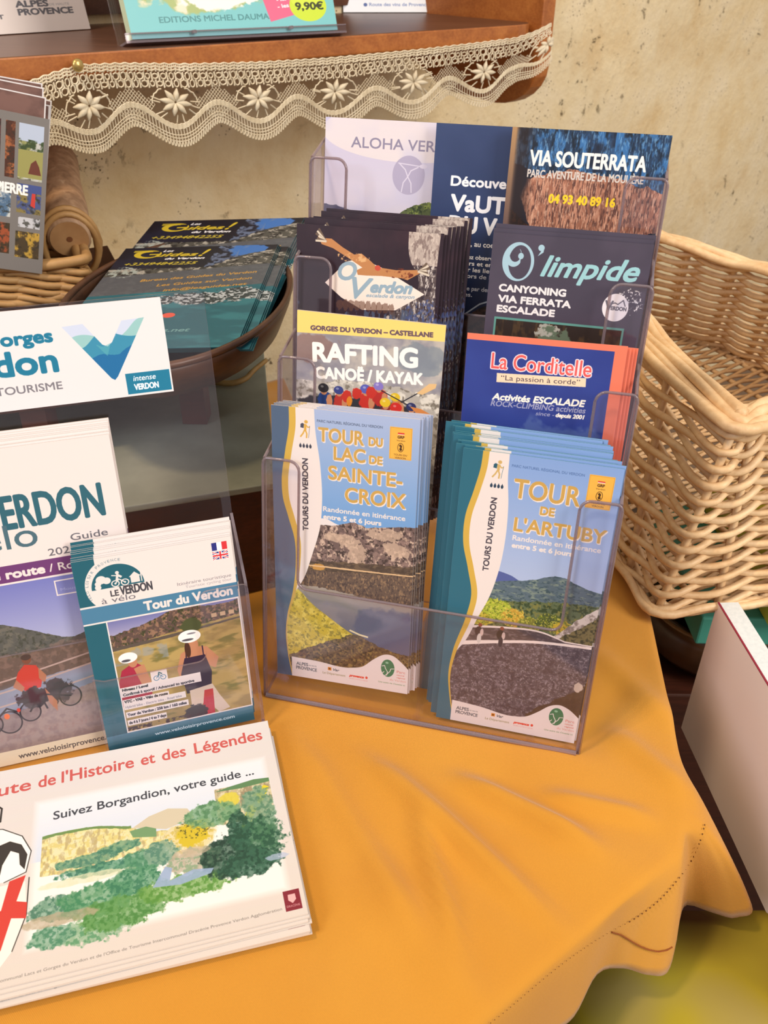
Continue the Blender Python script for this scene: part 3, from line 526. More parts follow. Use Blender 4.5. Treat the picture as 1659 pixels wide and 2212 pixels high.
    for k, c in enumerate(('2c3282', 'fbfbfb', 'd8343c')): p.put(p.box(88.6+k*3.4, 3, 92+k*3.4, 8.6), h2(c))
    p.put(p.box(88.6, 9.6, 98.8, 15.2), h2('2c3282')); p.line([(88.6, 9.6), (98.8, 15.2)], 1.3, (1, 1, 1)); p.line([(88.6, 15.2), (98.8, 9.6)], 1.3, (1, 1, 1)); p.line([(88.6, 9.6), (98.8, 15.2)], .5, h2('d8343c')); p.line([(88.6, 15.2), (98.8, 9.6)], .5, h2('d8343c'))
    p.put(p.box(88.6, 11.4, 98.8, 13.4), (1, 1, 1)); p.put(p.box(92.8, 9.6, 94.8, 15.2), (1, 1, 1)); p.put(p.box(88.6, 11.8, 98.8, 13), h2('d8343c')); p.put(p.box(93.2, 9.6, 94.4, 15.2), h2('d8343c'))
    return p
def cover_guide():
    p = Print(150, 222, CREAM, 411); g = h2('2f6474')
    p.text('LE', 44, 52, 17, 21, g, .8); p.text('VERDON', 66, 52, 73, 21, g, .8); p.text('à vélo', 30, 65.5, 66, 16, h2('4a6c7a'), .1, ref='l'); p.text('Guide', 115.5, 66.4, 23, 4.6, h2('6c6a72'), .05); p.text('2021/2022', 100.5, 74.4, 38, 4.8, h2('6c6a72'), .05)
    p.put(p.box(0, 76.4, 150, 88), h2('6e3b74')); p.text('Vélo de route', 36, 85.2, 60, 5.6, CREAM, .45); p.text('/ Road cycling', 99, 85.2, 50, 5.2, CREAM, .1)
    ph = p.box(0, 89, 150, 212); p.grad(ph, 89, h2('757bc0'), 145, h2('b9bbd6'))
    m = p.below([(0, 108), (40, 112), (62, 116), (80, 124), (92, 130), (104, 134), (122, 128), (150, 124)], .8)*ph; p.put(m, h2('5a5a56')); p.put(m*sm(.5, .62, p.n(3, 4)), h2('6f6c62'), .8); p.put(m*sm(.55, .66, p.n(2, 4)), h2('41443a'), .8)
    p.put(p.below([(40, 140), (70, 142), (110, 134), (150, 130)], 2)*ph, h2('5e524e'), .8); p.put(p.below([(40, 140), (150, 130)])*ph*sm(.5, .62, p.n(3, 4)), h2('857068'), .7)
    w = p.below([(20, 168), (80, 160), (150, 152)], .6)*ph; p.put(w, h2('8e98ac'))
    r = p.below([(0, 190), (50, 184), (90, 176), (150, 162)], .5)*ph; p.put(r, h2('a8948c')); p.put(r*sm(.45, .65, p.n(3, 4)), h2('988480'))
    for y in (150, 158, 168): p.line([(0, y+14), (60, y+7), (150, y-8)], 1.2, h2('bfa9a0'))
    p.poly([(63, 160), (66, 153), (71, 148), (78, 150), (81, 158), (78, 167), (68, 168)], h2('d0332e')); p.put(p.ell(73, 144.5, 2.8, 3.4), h2('7a4434')); p.put(p.ell(73, 142.8, 3.2, 2.2), h2('2c2830')); p.poly([(79, 152), (83, 159), (81, 165), (78, 160)], h2('b87a5c')); p.poly([(64, 158), (61, 163), (66, 168), (68, 165)], h2('b87a5c'))
    p.put(p.blob(72, 174, 10, 8, .4, 2.5), h2('2e2a34')); p.put(p.blob(88, 172, 9, 9, .5, 2.5), h2('3a3038')); p.poly([(80, 168), (86, 180), (85, 188), (81, 180)], h2('b87a5c'))
    for x, y, rr in ((68, 184, 7), (95, 178, 7.5), (54, 189, 8), (43, 188, 7)): p.put(p.ell(x, y, rr, rr*1.1)*(1-p.ell(x, y, rr-1, rr*1.1-1)), h2('2a262e')); p.put(p.ell(x, y, rr-1, rr*1.1-1), h2('6c6068'), .35)
    for q in ([(68, 184), (76, 172), (95, 178)], [(76, 172), (79, 184)], [(43, 188), (54, 178), (60, 182)]): p.line(q, 1.2, h2('2a262e'))
    p.put(p.ell(53, 184, 1.8, 2.2), h2('f07840')); p.put(p.ell(61, 181, 1.2, 1.6), h2('e04838')); p.put(p.box(0, 88, 150, 89.4), CREAM)
    p.put((p.box(100, 92, 128, 103)-p.box(100.8, 92.8, 127.2, 102.2)), CREAM); p.text('Moustiers', 103, 100, 18, 2, h2('a4a8d8'))
    p.put(p.box(0, 211, 150, 222), h2('f6e9c8')); p.text('www.veloloisirprovence.com', 54, 218.6, 68, 4.0, h2('6a6460'), .12)
    return p
def cover_leaf():
    p = Print(210, 148, h2('e6e0dc'), 451)
    bg = CREAM; p.grad(p.box(0, 0, 211, 149), 0, h2('d6d2d2'), 148, h2('d0c6be'))
    for t, x0, x1 in (('La', -8, 6), ('Route', 13, 51.5), ('de', 56.5, 67), ('l\'Histoire', 71, 117), ('et', 122, 131), ('des', 136, 151.5), ('Légendes', 157.7, 204)):
        p.text(t, x0, 20.6-(x0-32)*.028, x1-x0, 9, h2('c25a56'), .22, rot=1.6, ref='L')
    w = p.blob(124, 74, 74, 54, .1, 12); sk = sm(.75, 1.0, 1-np.maximum(np.abs(p.X-124)/80, np.abs(p.Y-72)/54))
    m = p.box(52, 26, 200, 122)*1.0; e = np.clip(np.minimum(np.minimum(p.X-54, 204-p.X)/5, np.minimum(p.Y-30, 133-p.Y)/5), 0, 1)
    p.put(e, h2('e6e4e2'), .95); p.grad(e*(p.Y < 76)*.7, 32, h2('dfe4ec'), 76, h2('bccbe4')); p.ox, p.oy = 3, 10
    def wash(m, c, al=1.0, c2=None, cell=3):
        n = p.n(cell, 5); p.put(m*(.75+.25*sm(.35, .6, n)), h2(c), al)
        if c2: p.put(m*sm(.48, .58, p.n(cell*.7, 4)), h2(c2), .8)
    far = p.below([(52, 60), (70, 58), (95, 60), (110, 64), (126, 71), (150, 73)], .5)*(1-p.below([(52, 86), (90, 88), (126, 84), (150, 84)], 2, 5))*(p.X < 135)*(p.X > 61)
    wash(far, 'ddd49a', 1, 'cdbf74'); p.put(far*sm(.54, .6, p.n(5, 4, .35)), h2('a2906a'), .6)
    p.put(p.below([(52, 59.5), (70, 58), (95, 59.6), (112, 64)], .4)*(1-p.below([(52, 61.5), (72, 60), (95, 61.4), (112, 66)], .5))*(p.X < 114)*(p.X > 61), h2('6a8a50'))
    p.poly([(112, 56), (122, 50), (134, 47), (146, 50), (150, 58), (132, 62)], h2('c8bea6')); p.poly([(110, 58), (120, 57), (126, 60), (126, 66), (112, 63)], h2('6f9468'))
    cl = p.blob(146, 70, 16, 13, .12, 4)*p.below([(124, 72), (170, 70)]); wash(cl, 'd8cb9c', 1, 'c2ae52'); p.put(p.blob(148, 69, 10, 9, .3, 3), h2('c8b22c')); p.put(p.blob(150, 66, 10, 7, .4, 3)*sm(.6, .66, p.n(1.2)), h2('5c5a28'))
    rc = p.box(167, 50, 203, 78)*p.blob(181, 52, 21, 22, .12, 4); wash(rc, 'cfc59c', 1, 'b3a482'); p.put(rc*sm(.52, .6, p.n(5, 4, .3)), h2('8c7e62'), .8); p.put(p.blob(172, 50, 7, 6, .3, 3), h2('cfc244'), .9)
    p.poly([(164, 42), (174, 40), (190, 38), (200, 39), (200, 42), (180, 43)], h2('5c8258'))
    p.poly([(196, 44), (199, 46), (195, 54), (187, 64), (182, 76), (176, 84), (174, 80), (182, 62), (188, 50)], h2('d6c62e'))
    gm = p.blob(160, 58, 18, 9, .3, 3); wash(gm, '6f9a72', 1, '4a7a54')
    wash(p.blob(190, 66, 10, 22, .35, 3), '76987c', 1, '4f7a60')
    for cx, cy, rx, ry, c1, c2 in ((84, 72, 20, 4, '5f8f74', '3f7462'), (104, 68, 12, 4, '5f8f74', '38705c'), (92, 80, 24, 4, '4f8a6c', '2f6a58'), (118, 80, 14, 7, '5a9070', '3f7a5c'), (128, 78, 10, 8, '7a9a84', '4a7a68'), (68, 99, 14, 8, '6a937c', '3c6e5a'), (90, 100, 22, 11, '5a9068', '357a54'), (112, 92, 14, 10, '4f8a66', '2f6f52'), (148, 88, 16, 8, 'a9a08c', '7d9a7a'), (88, 118, 20, 7, '86a888', '4d8a60'), (104, 110, 24, 10, '5c9050', '3f7a38'), (140, 104, 28, 8, '6c9a50', '4c8434'), (66, 116, 12, 7, '6f9a80', '3d7a5c'), (186, 84, 16, 16, '38684a', '1f4a38'), (166, 90, 15, 14, '284c3c', '16342c'), (180, 98, 18, 9, '2f5c48', '1a4032'), (176, 74, 7, 14, '2e5c48', '1c4434')):
        wash(p.blob(cx, cy, rx, ry, .4, 3.2), c1, .95, c2, 2.6)
    p.poly([(122, 100), (130, 88), (134, 90), (132, 98), (146, 94), (158, 96), (156, 99), (138, 102)], h2('8ea4c4'), .9); p.put(p.blob(196, 98, 7, 2, .3), h2('a8b4d0'), .7)
    wash(p.blob(70, 106, 20, 4, .3, 4), 'a89a80', .8); wash(p.blob(84, 84, 26, 3, .3, 5), 'd4d2b0', .8); wash(p.blob(146, 82, 12, 3, .3, 4), 'b8a890', .7)
    p.ox = p.oy = 0; p.text('Suivez Borgandion, votre guide ...', 67, 47.6, 127, 6.0, h2('3c4048'), .1, rot=1.6); p.ox, p.oy = 11, -3
    # the knight on the left
    K = h2('33302f'); R = h2('c83c34')
    p.line([(20, 30), (24, 34), (24, 44), (19, 46)], 1.1, K); p.poly([(12, 47), (26, 50), (38, 58), (44, 70), (42, 84), (30, 88), (14, 86), (8, 64)], h2('f3efea')); p.line([(12, 47), (26, 50), (38, 58), (44, 70), (42, 84), (30, 88)], .6, K)
    p.poly([(24, 62), (31, 60), (38, 64), (42, 72), (41, 82), (38, 78), (37, 70), (32, 67), (28, 76), (27, 86), (21, 82), (20, 72)], K); p.poly([(12, 64), (20, 64), (20, 68), (12, 72)], R)
    p.poly([(14, 90), (42, 90), (44, 110), (38, 132), (28, 146), (12, 140)], h2('ece4dc')); p.line([(44, 88), (44, 112), (38, 132)], .6, K)
    p.poly([(33, 88), (42, 86), (38, 102), (44, 104), (44, 114), (36, 112), (32, 130), (24, 140), (28, 126), (30, 112), (16, 116), (14, 106), (30, 106)], R); p.line([(14, 130), (22, 140), (30, 148)], .8, K)
    p.ox, p.oy = 0, 9.6; p.poly([(198, 122), (207.6, 122), (207.6, 134.6), (198, 134.6)], h2('7c2230')); p.poly([(200.6, 124.6), (204.8, 124.6), (205, 128), (202.7, 130.2), (200.4, 128)], h2('d8a8a8')); p.ox = p.oy = 0; p.text('DRACÉNIE', 199, 142, 7.6, 1.3, h2('d8a8a8'))
    p.text('Office de Tourisme Intercommunal Lacs et Gorges du Verdon et de l\'Office de Tourisme Intercommunal Dracénie Provence Verdon Agglomération', 12, 145.4, 184, 1.7, h2('77706c'), rot=.9)
    return p
def cover_label():
    p = Print(150, 60, (.90, .895, .90), 491); g = h2('1d7a9c')
    p.text('Lacs et', 2, 20.4, 36, 7.2, g, .45, ref='L'); p.text('Gorges', 43.5, 20.4, 39, 7.4, g, .5, ref='G'); p.text('Verdon', 9, 38.6, 73.4, 14, g, .8, ref='d'); p.text('OFFICE DE TOURISME', 3, 50, 80, 4.6, h2('7e7c84'), .1)
    V = [(89, 12.4), (101.5, 11.8), (111, 25.6), (114, 27), (117, 24.6), (124.6, 12), (138.5, 11.4), (117, 46.4), (115, 48.4), (113, 47)]
    q = Print.__new__(Print); q.__dict__ = dict(p.__dict__); q.a = np.zeros_like(p.a); q.poly(V, (1, 1, 1)); vm = q.a[..., 0]
    p.put(vm, h2('cdd8ee'))
    p.put(vm*p.below([(88, 22), (97, 18.5), (106, 19.5), (116, 25), (126, 19), (134, 12), (140, 11)], 0), h2('98c8c8')); p.put(vm*p.below([(88, 27), (100, 26), (110, 18), (115, 17), (121, 20), (130, 22), (140, 20)], 0), h2('3c8fb0')); p.put(vm*p.blob(114, 19.5, 6, 4, .1), h2('7ab0dc'), .8)
    p.put(vm*p.below([(88, 36), (101, 34), (110, 31.5), (119, 32.5), (127, 28.5), (140, 27)], .8, 4), h2('1f6da4')); p.poly([(107, 25), (111, 27), (116, 25), (113, 33)], h2('5fb0b8'), .5)
    p.put(p.box(121.5, 45.4, 149, 58.6), h2('1d7a9c')); p.text('intense', 126, 50.5, 14, 3.4, (.95, .97, 1), .05, shear=.2); p.text('VERDON', 126, 56.2, 15, 3.6, (.95, .97, 1), .25)
    return p
def cover_guides():
    p = Print(135, 210, h2('141622'), 531); Yl = h2('c2ac30')
    p.put(sm(.4, .7, p.n(20, 4)), h2('1c2034'), .8)
    e = p.ell(24, 17, 12, 10)*(1-p.ell(26, 17.5, 8, 6.4)); p.put(e, Yl); p.put(p.box(10, 7, 24, 12), Yl, .8); p.put(p.box(27, 10, 40, 16.2)*(1-p.box(34, 0, 60, 30)), h2('161a28')); p.put(p.box(25.5, 16.2, 34.5, 18.6), Yl)
    p.text('Les', 36, 11.5, 9, 4.6, (.9, .9, .92), .2, shear=.3); p.text('uides', 32, 23, 36, 8.5, Yl, .5, shear=.3); p.text('!', 70, 24, 7, 16, Yl, .6, shear=.5); p.text('du Verdon', 42, 31, 34, 4.2, (.9, .9, .92), .35, shear=.3); p.text('+33494842255', 10, 43.5, 62, 6.2, h2('b8a838'), .2, shear=.3)
    bl = p.blob(110, 12, 16, 16, .3, 6); p.put(bl, h2('3a6cb4')); r = p.left([(0, 112), (12, 104), (30, 104), (50, 96)])*(1-p.left([(0, 84), (20, 82), (50, 80)])); p.put(r*sm(.45, .6, p.n(4, 5)), h2('6c7c9c'), .8)
    rk = p.below([(84, 52), (98, 34), (112, 22), (124, 16), (135, 10)], 2); p.put(rk, h2('4a4a46')); p.put(rk*sm(.5, .6, p.n(5, 5)), h2('a8a49c'), .9); p.put(rk*sm(.55, .64, p.n(3, 5)), h2('1e1e20'), .9)
    gb = p.below([(0, 70), (60, 60), (100, 52), (135, 46)], .3)*(1-p.below([(0, 112), (60, 104), (135, 92)], .3)); p.put(gb, h2('50545c'), .92)
    w = p.below([(0, 112), (60, 104), (135, 92)], .3); p.put(w, h2('205c6a')); p.put(w*sm(.45, .65, p.n(12, 4, 2)), h2('2e7480'))
    fo = (p.blob(88, 120, 34, 11, .5, 4)+p.blob(120, 112, 20, 12, .5, 4))*w; p.put(fo, h2('30383c')); p.put(fo*sm(.5, .56, p.n(2.5, 4)), h2('b4bcc2'))
    p.put(p.blob(64, 152, 9, 5, .3), h2('1a2230')); p.put(p.ell(74, 152, 5, 4.6), h2('e0553c')); p.text('www.lesguides.net', 20, 182, 76, 6, h2('6a9a9c'), .2, shear=.2)
    for k, t in enumerate(('Bureau des Guides du Verdon', 'Les Guides sur Verdon', 'info@lesguides.net')): p.text(t, (34, 50, 58)[k], (86, 97, 108)[k]-4, (94, 76, 66)[k], 5, h2('b88c40'), .15, rot=9, shear=.25)
    rc = p.blob(14, 60, 12, 14, .5, 4); p.put(rc*sm(.45, .55, p.n(3, 4)), h2('9aa4a0'))
    return p
def cover_pierre():
    p = Print(120, 150, h2('7b7672'), 571)
    # visible strip is the right 40 mm
    cells = [(84, 8, 92, 60, '4c2c20', 'b0683c'), (95, 8, 116, 60, '90925a', 'c8c8c8'), (60, 8, 80, 60, '5a3434', '2e2420'), (70, 70, 90, 98, '55708c', 'd8d8d0'), (95, 64, 116, 92, '8a7a46', '46548c'), (97, 96, 116, 106, 'c8c8cc', '3a3a3a'), (70, 104, 90, 134, 'a05030', '3a3424'), (95, 110, 116, 136, '4a3c28', 'c8a040'), (30, 8, 56, 60, '6a7a4a', 'a0a0b0'), (30, 70, 66, 134, '705038', 'b8a888')]
    for k, (a, b, c, d, c1, c2) in enumerate(cells):
        m = p.box(a, b, c, d); p.put(m, h2(c1)); p.put(m*sm(.48, .62, p.n(6, 4)), h2(c2), .9); p.put(m*sm(.56, .66, p.n(3, 4)), h2('2e2c24'), .7)
    p.put(p.box(95, 8, 116, 24), h2('b8c4d8')); p.put(p.box(95, 22, 116, 32)*sm(.4, .6, p.n(4, 3)), h2('3c4c2c')); p.put(p.box(95, 32, 116, 58), h2('9a9658')); p.poly([(104, 54), (106, 44), (110, 40), (113, 46), (115, 54)], h2('6a3a2c')); p.poly([(107, 84), (108, 72), (111, 72), (111, 86)], h2('c84038')); p.put(p.box(98, 64, 116, 72), h2('46548c'))
    p.text('SAINT PIERRE', 50, 74.5, 54, 9, (.97, .96, .95), .5)
    return p
def cover_cards():
    p = Print(120, 150, h2('7a5a52'), 701); p.put(sm(.4, .7, p.n(14, 4)), h2('5e443e'), .8); p.put(1-p.box(1.2, 1.2, 118.8, 148.8), h2('dcd8d8'))
    return p
def cover_map():
    p = Print(165, 210, h2('7cc4c8'), 611)
    m = p.blob(60, 165, 50, 22, .3, 12); p.put(m, h2('a8b878')); p.put(m*sm(.5, .6, p.n(8, 4)), h2('e8e0c8')); m = p.blob(70, 172, 30, 14, .4, 6); p.put(m, h2('f0f0ec'))
    p.text('EDITIONS MICHEL DAUMAS', 22, 196, 88, 5.4, h2('4f8e92'), .15); p.poly([(100, 150), (150, 144), (152, 186), (108, 199)], h2('e0688c'))
    for k, t in enumerate(('- les parkings', '- les aires de', '- les camps')): p.text(t, 116, 172+k*8-k, 26, 3.6, (1, .9, .93), .2, rot=8)
    p.put(p.ell(142, 184, 16, 16), h2('c8e03a')); p.put(p.ell(140, 178, 12, 9), h2('e0f060'), .4); p.text('9,90€', 131, 188, 24, 7.2, h2('3a4020'), .4)
    return p
def cover_card_a():
    p = Print(120, 150, CREAM, 651); g = h2('6a6a72')
    p.text('ALPES', 72, 124, 22, 6, g, .4); p.text('DE HAUTE', 95, 123.6, 14, 2.4, h2('a8a8ac')); p.text('PROVENCE', 72.4, 132, 38, 6, g, .4); p.text('DÉPARTEMENT', 20, 135, 42, 4, g, .2)
    return p
def cover_card_p():
    p = Print(60, 150, CREAM, 691)
    p.put(p.ell(18, 108, 8, 11), h2('2f7a68')); p.line([(13, 104), (17, 112), (24, 108)], 1, CREAM)
    for k, t in enumerate(('Parc', 'naturel', 'régional')): p.text(t, 28, 104+k*6, 14, 2.8, h2('d0a098'), .1)
    p.text('du Verdon', 24, 126, 22, 4, h2('d0a098'), .1); p.text('Une autre vie s\'invente ici', 8, 135, 42, 3, h2('7aa07a'), .1)
    return p
def cover_wine():
    p = Print(170, 150, (.93, .95, .98), 731)
    p.put(p.box(0, 0, 170, 100), h2('7a90b0')); p.text('www.routedesvinsdeprovence.com', 24, 128, 112, 4.6, h2('8ca0c8'), .1); p.text('Route des vins de Provence', 40, 140, 92, 5, h2('7f94c4'), .2); p.put(p.ell(34, 138, 3, 3), h2('4a62a0'))
    return p
# ------------------------------------------------------------------ the setting
WN = Vector((-.676, .737, 0)).normalized(); WA = Vector((WN.y, -WN.x, 0))        # wall normal (into the wall) and direction along it
def wp(s, d, z): return WA*s+WN*d+Vector((0, 0, z))
WALL = 1.22; KS = 1.125
def kz_(z): return EYE-(EYE-z)*KS
def m_plaster():
    t = NT('cream_plaster'); v = t.coord()
    a = t.noise(v, 2.2, 5, .6); b = t.noise(v, 9, 6, .65); c = t.noise(v, 60, 4, .6)
    col = t.mix(.45, t.ramp(a, [(.3, 'e2c898'), (.5, 'f2e0ba'), (.72, 'ead09c')]), t.ramp(b, [(.3, 'd2ac6c'), (.5, 'eedaae'), (.7, 'f6e8ca')]))
    pit = t.ramp(t.noise(v, 30, 8, .78, .4), [(.60, 0.0), (.645, 1.0)]); gate = t.ramp(t.noise(v, 3.6, 4), [(.44, 0.0), (.56, 1.0)])
    p2 = t.n('ShaderNodeMath', operation='MULTIPLY'); t.l(pit, p2.inputs[0]); t.l(gate, p2.inputs[1])
    v3 = t.n('ShaderNodeTexVoronoi'); t.l(v, v3.inputs['Vector']); v3.inputs['Scale'].default_value = 120
    fp = t.ramp(v3.outputs['Distance'], [(.1, 1.0), (.2, 0.0)]); fg = t.ramp(t.noise(v, 9, 4), [(.56, 0.0), (.64, 1.0)])
    p3 = t.n('ShaderNodeMath', operation='MULTIPLY'); t.l(fp, p3.inputs[0]); t.l(fg, p3.inputs[1])
    mx = t.n('ShaderNodeMath', operation='MAXIMUM'); t.l(p2.outputs[0], mx.inputs[0]); t.l(p3.outputs[0], mx.inputs[1])
    t.base(t.mix(mx.outputs[0], col, lin('6e5a3c')), .9, .2)
    h = t.n('ShaderNodeMath', operation='MULTIPLY_ADD'); t.l(b, h.inputs[0]); h.inputs[1].default_value = 1.2; t.l(c, h.inputs[2])
    h2_ = t.n('ShaderNodeMath', operation='SUBTRACT'); t.l(h.outputs[0], h2_.inputs[0]); t.l(mx.outputs[0], h2_.inputs[1]); t.bump(h2_.outputs[0], .55, .006); return t.m
MP = m_plaster()
def wall(name, s0, s1, d, z0, z1, nx=90, nz=70):
    b = MB(); r = np.random.RandomState(5); N = [fbm(nx+1, nz+1, c, 3, q)-.5 for c, q in ((18, 1), (5, 2))]
    b.grid([[wp(s0+(s1-s0)*i/nx, d-N[0][i, j]*.035-N[1][i, j]*.008, z0+(z1-z0)*j/nz) for j in range(nz+1)] for i in range(nx+1)])
    return tag(b.build(name, MP, smooth=True), kind='structure')
wall('wall_back', -1.6, 4.6, WALL, -.75, 1.9, 130)
b = MB(); b.box(-3.2, -2.6, -.78, 3.6, 3.4, -.75); tag(b.build('floor', plain('stone_floor', '6a5648', .6, c2='7c6654', scale=7, bump=.2)), kind='structure')
# ------------------------------------------------------------------ table and cloth
WD = wood('dark_walnut', '2a120a', '3f1d10', '55291a'); WO = wood('orange_pine', '8a4a1c', 'a9622a', 'bf7a3a', (2, 30, 30)); WR = wood('brown_board', '4a3024', '5c3c2c', '6e4a38', (3, 30, 30), .35)
EDGE = [Vector(p) for p in ((-.50, -.20), (-.20, .032), (-.06, .140), (.058, .233), (.120, .283), (.165, .316), (.193, .340))]
RIGHT = [Vector(p) for p in ((.201, .362), (.208, .391), (.214, .43), (.219, .474), (.226, .54), (.233, .604), (.245, .72))]
BACK = [Vector(p) for p in ((.16, .735), (-.035, .715), (-.135, 1.04), (-.80, .60))]
poly = EDGE+RIGHT+BACK
t_table = tag(empty('table', (-.1, .5, -.75)), 'dark wooden table hidden under the orange-yellow cloth', 'table')
b = MB(); n = len(poly); cen = sum(poly, Vector((0, 0)))/n; ins = [cen+(p-cen)*.985 for p in poly]
b.add([(p.x, p.y, -.007) for p in ins]+[(p.x, p.y, -.035) for p in ins], [tuple(range(n)), tuple(reversed(range(n, 2*n)))]+[(i, i+n, (i+1) % n+n, (i+1) % n) for i in range(n)])
o = b.build('table_top', WD); o.parent = t_table; o.matrix_parent_inverse = t_table.matrix_world.inverted()
for x, y in ((-.42, -.06), (.08, .42), (-.22, .93), (-.62, .60)):
    b = MB(); b.box(x-.025, y-.025, -.75, x+.025, y+.025, -.036); o = b.build('leg', WD); o.parent = t_table; o.matrix_parent_inverse = t_table.matrix_world.inverted()
def m_cloth():
    t = NT('orange_cloth'); v = t.coord()
    a = t.noise(v, 7, 4); t.base(t.ramp(a, [(.3, 'c4862b'), (.7, 'cd9132')]), .85, .15)
    w1 = t.n('ShaderNodeTexWave', bands_direction='DIAGONAL'); t.l(v, w1.inputs[0]); w1.inputs['Scale'].default_value = 520; w1.inputs['Distortion'].default_value = .6
    c = t.noise(v, 700, 2); h = t.n('ShaderNodeMath', operation='ADD'); t.l(w1.outputs['Fac'], h.inputs[0]); t.l(c, h.inputs[1]); t.bump(h.outputs[0], .25, .0006)
    t.b.inputs['Sheen Weight'].default_value = .25; t.b.inputs['Sheen Roughness'].default_value = .5; return t.m
MC = m_cloth()
def fold(x, y, x0, y0, x1, y1, w, h):
    dx, dy = x1-x0, y1-y0; L = math.hypot(dx, dy); t = ((x-x0)*dx+(y-y0)*dy)/L**2; d = ((x-x0)*dy-(y-y0)*dx)/L
    e = max(0, min(1, min(t, 1-t)*3+.0)) if 0 < t < 1 else 0
    return h*math.exp(-(d/w)**2)*e*e*(3-2*e)
def cloth_z(x, y):
    z = 0
    for q in ((-.075, .45, .03, .27, .009, .013), (-.03, .43, .12, .27, .008, .011), (.16, .45, .215, .37, .010, .006), (-.02, .33, .07, .22, .014, .006), (.13, .41, .20, .50, .012, -.005), (.04, .40, .15, .33, .008, .011), (.02, .38, .05, .25, .007, .009), (.10, .38, .19, .36, .007, .006), (.16, .54, .225, .43, .010, .006), (-.06, .37, -.03, .24, .010, -.005)): z += fold(x, y, *q)
    z += .0016*math.sin(x*47+y*23+2*math.sin(y*19))*math.sin(y*31-x*17)
    # leave flat ground under the things that stand on it
    for cx, cy, rx, ry in ((.03, .485, .15, .075), (-.20, .34, .20, .13)):
        d = math.hypot((x-cx)/rx, (y-cy)/ry); k = max(0, min(1, (d-.75)/.45)); z *= k
    return min(z, .013)-.0005
P = []; NB = 46
per = EDGE+RIGHT; 
# fan-like grid: from the outline towards an inner spine keeps the edge crisp
tc = empty('tablecloth', (-.1, .5, 0)); tag(tc, 'orange-yellow cotton tablecloth with a hemstitched border, hanging at the table corner', 'tablecloth')
HEM = [(Vector((-.52, -.24, -.06)), EDGE[0]), (Vector((-.21, .005, -.06)), EDGE[1]), (Vector((-.065, .120, -.062)), EDGE[2]), (Vector((.067, .224, -.060)), EDGE[3]), (Vector((.099, .2515, -.060)), Vector((.09, .259))), (at(1240, 2196, -.06), EDGE[4]), (at(1290, 2105, -.058), Vector((.145, .302))), (at(1345, 2092, -.06), EDGE[5]), (at(1400, 2106, -.066), Vector((.180, .328))),
       (at(1442, 2100, -.07), EDGE[6]), (at(1462, 2030, -.07), Vector((.1955, .345))), (at(1468, 1990, -.085), Vector((.1965, .348))), (at(1484, 1955, -.088), Vector((.198, .352))), (at(1540, 1972, -.092), Vector((.1995, .356))), (at(1592, 1982, -.088), Vector((.201, .361))), (at(1616, 1938, -.075), Vector((.2035, .370))),
       (Vector((.224, .44, -.075)), Vector((.2125, .42))), (Vector((.232, .52, -.06)), Vector((.2235, .52))), (Vector((.242, .61, -.06)), RIGHT[5]), (Vector((.252, .73, -.06)), RIGHT[6])]
def catm(L, t):
    n = len(L)-1; i = min(int(t), n-1); f = t-i; p0, p1, p2, p3 = L[max(i-1, 0)], L[i], L[i+1], L[min(i+2, n)]
    return .5*((2*p1)+(p2-p0)*f+(2*p0-5*p1+4*p2-p3)*f*f+(3*p1-p0-3*p2+p3)*f**3)
HP = [h for h, _ in HEM]; full = []; sarc = []; allp = EDGE+RIGHT+BACK+[EDGE[0]]; acc_ = 0
for a, c in zip(allp, allp[1:]):
    near = min((a-Vector((.2, .35))).length, (c-Vector((.2, .35))).length) < .045; L_ = (c-a).length; k = max(2, int(L_/(.0012 if near else .006)))
    for i in range(k): full.append(a.lerp(c, i/k)); sarc.append(acc_+L_*i/k)
    acc_ += L_
sTP = []
for _, p in HEM:
    d_ = [(p-q).length for q in full]; sTP.append(sarc[d_.index(min(d_))])
# rounded corners of the outline keep the bend soft
def soft(i):
    if sarc[i] < .002 or full[i].y > .55: return full[i]
    return (full[max(i-3, 0)]+full[i]*2+full[min(i+3, len(full)-1)])/4
core = Vector((-.12, .55)); P = []
for i, p in enumerate(full):
    p = soft(i); t = float(np.interp(sarc[i], sTP, range(len(sTP)))); row = []
    if sarc[i] > sTP[-1]: o_ = (p-core).normalized(); h = Vector((p.x+o_.x*.01, p.y+o_.y*.01, -.06))
    else: h = catm(HP, t)
    for r in range(78):
        q = (r+1)/78; x, y = core.x+(p.x-core.x)*q, core.y+(p.y-core.y)*q; row.append(Vector((x, y, cloth_z(x, y)-(.0010 if r == 77 else 0))))
    z0_ = row[-1].z
    for j in range(1, 15):
        q = j/14; xy = p.lerp(h, q**.8); row.append(Vector((xy.x, xy.y, z0_+(h.z-z0_)*q**1.3)))
    P.append(row)
b = MB(); b.grid(P, closed_u=True); o = b.build('cloth_sheet', MC, smooth=True, fix=True); o.parent = tc; o.matrix_parent_inverse = tc.matrix_world.inverted()
m = o.modifiers.new('thick', 'SOLIDIFY'); m.thickness = .0009; m.offset = -1
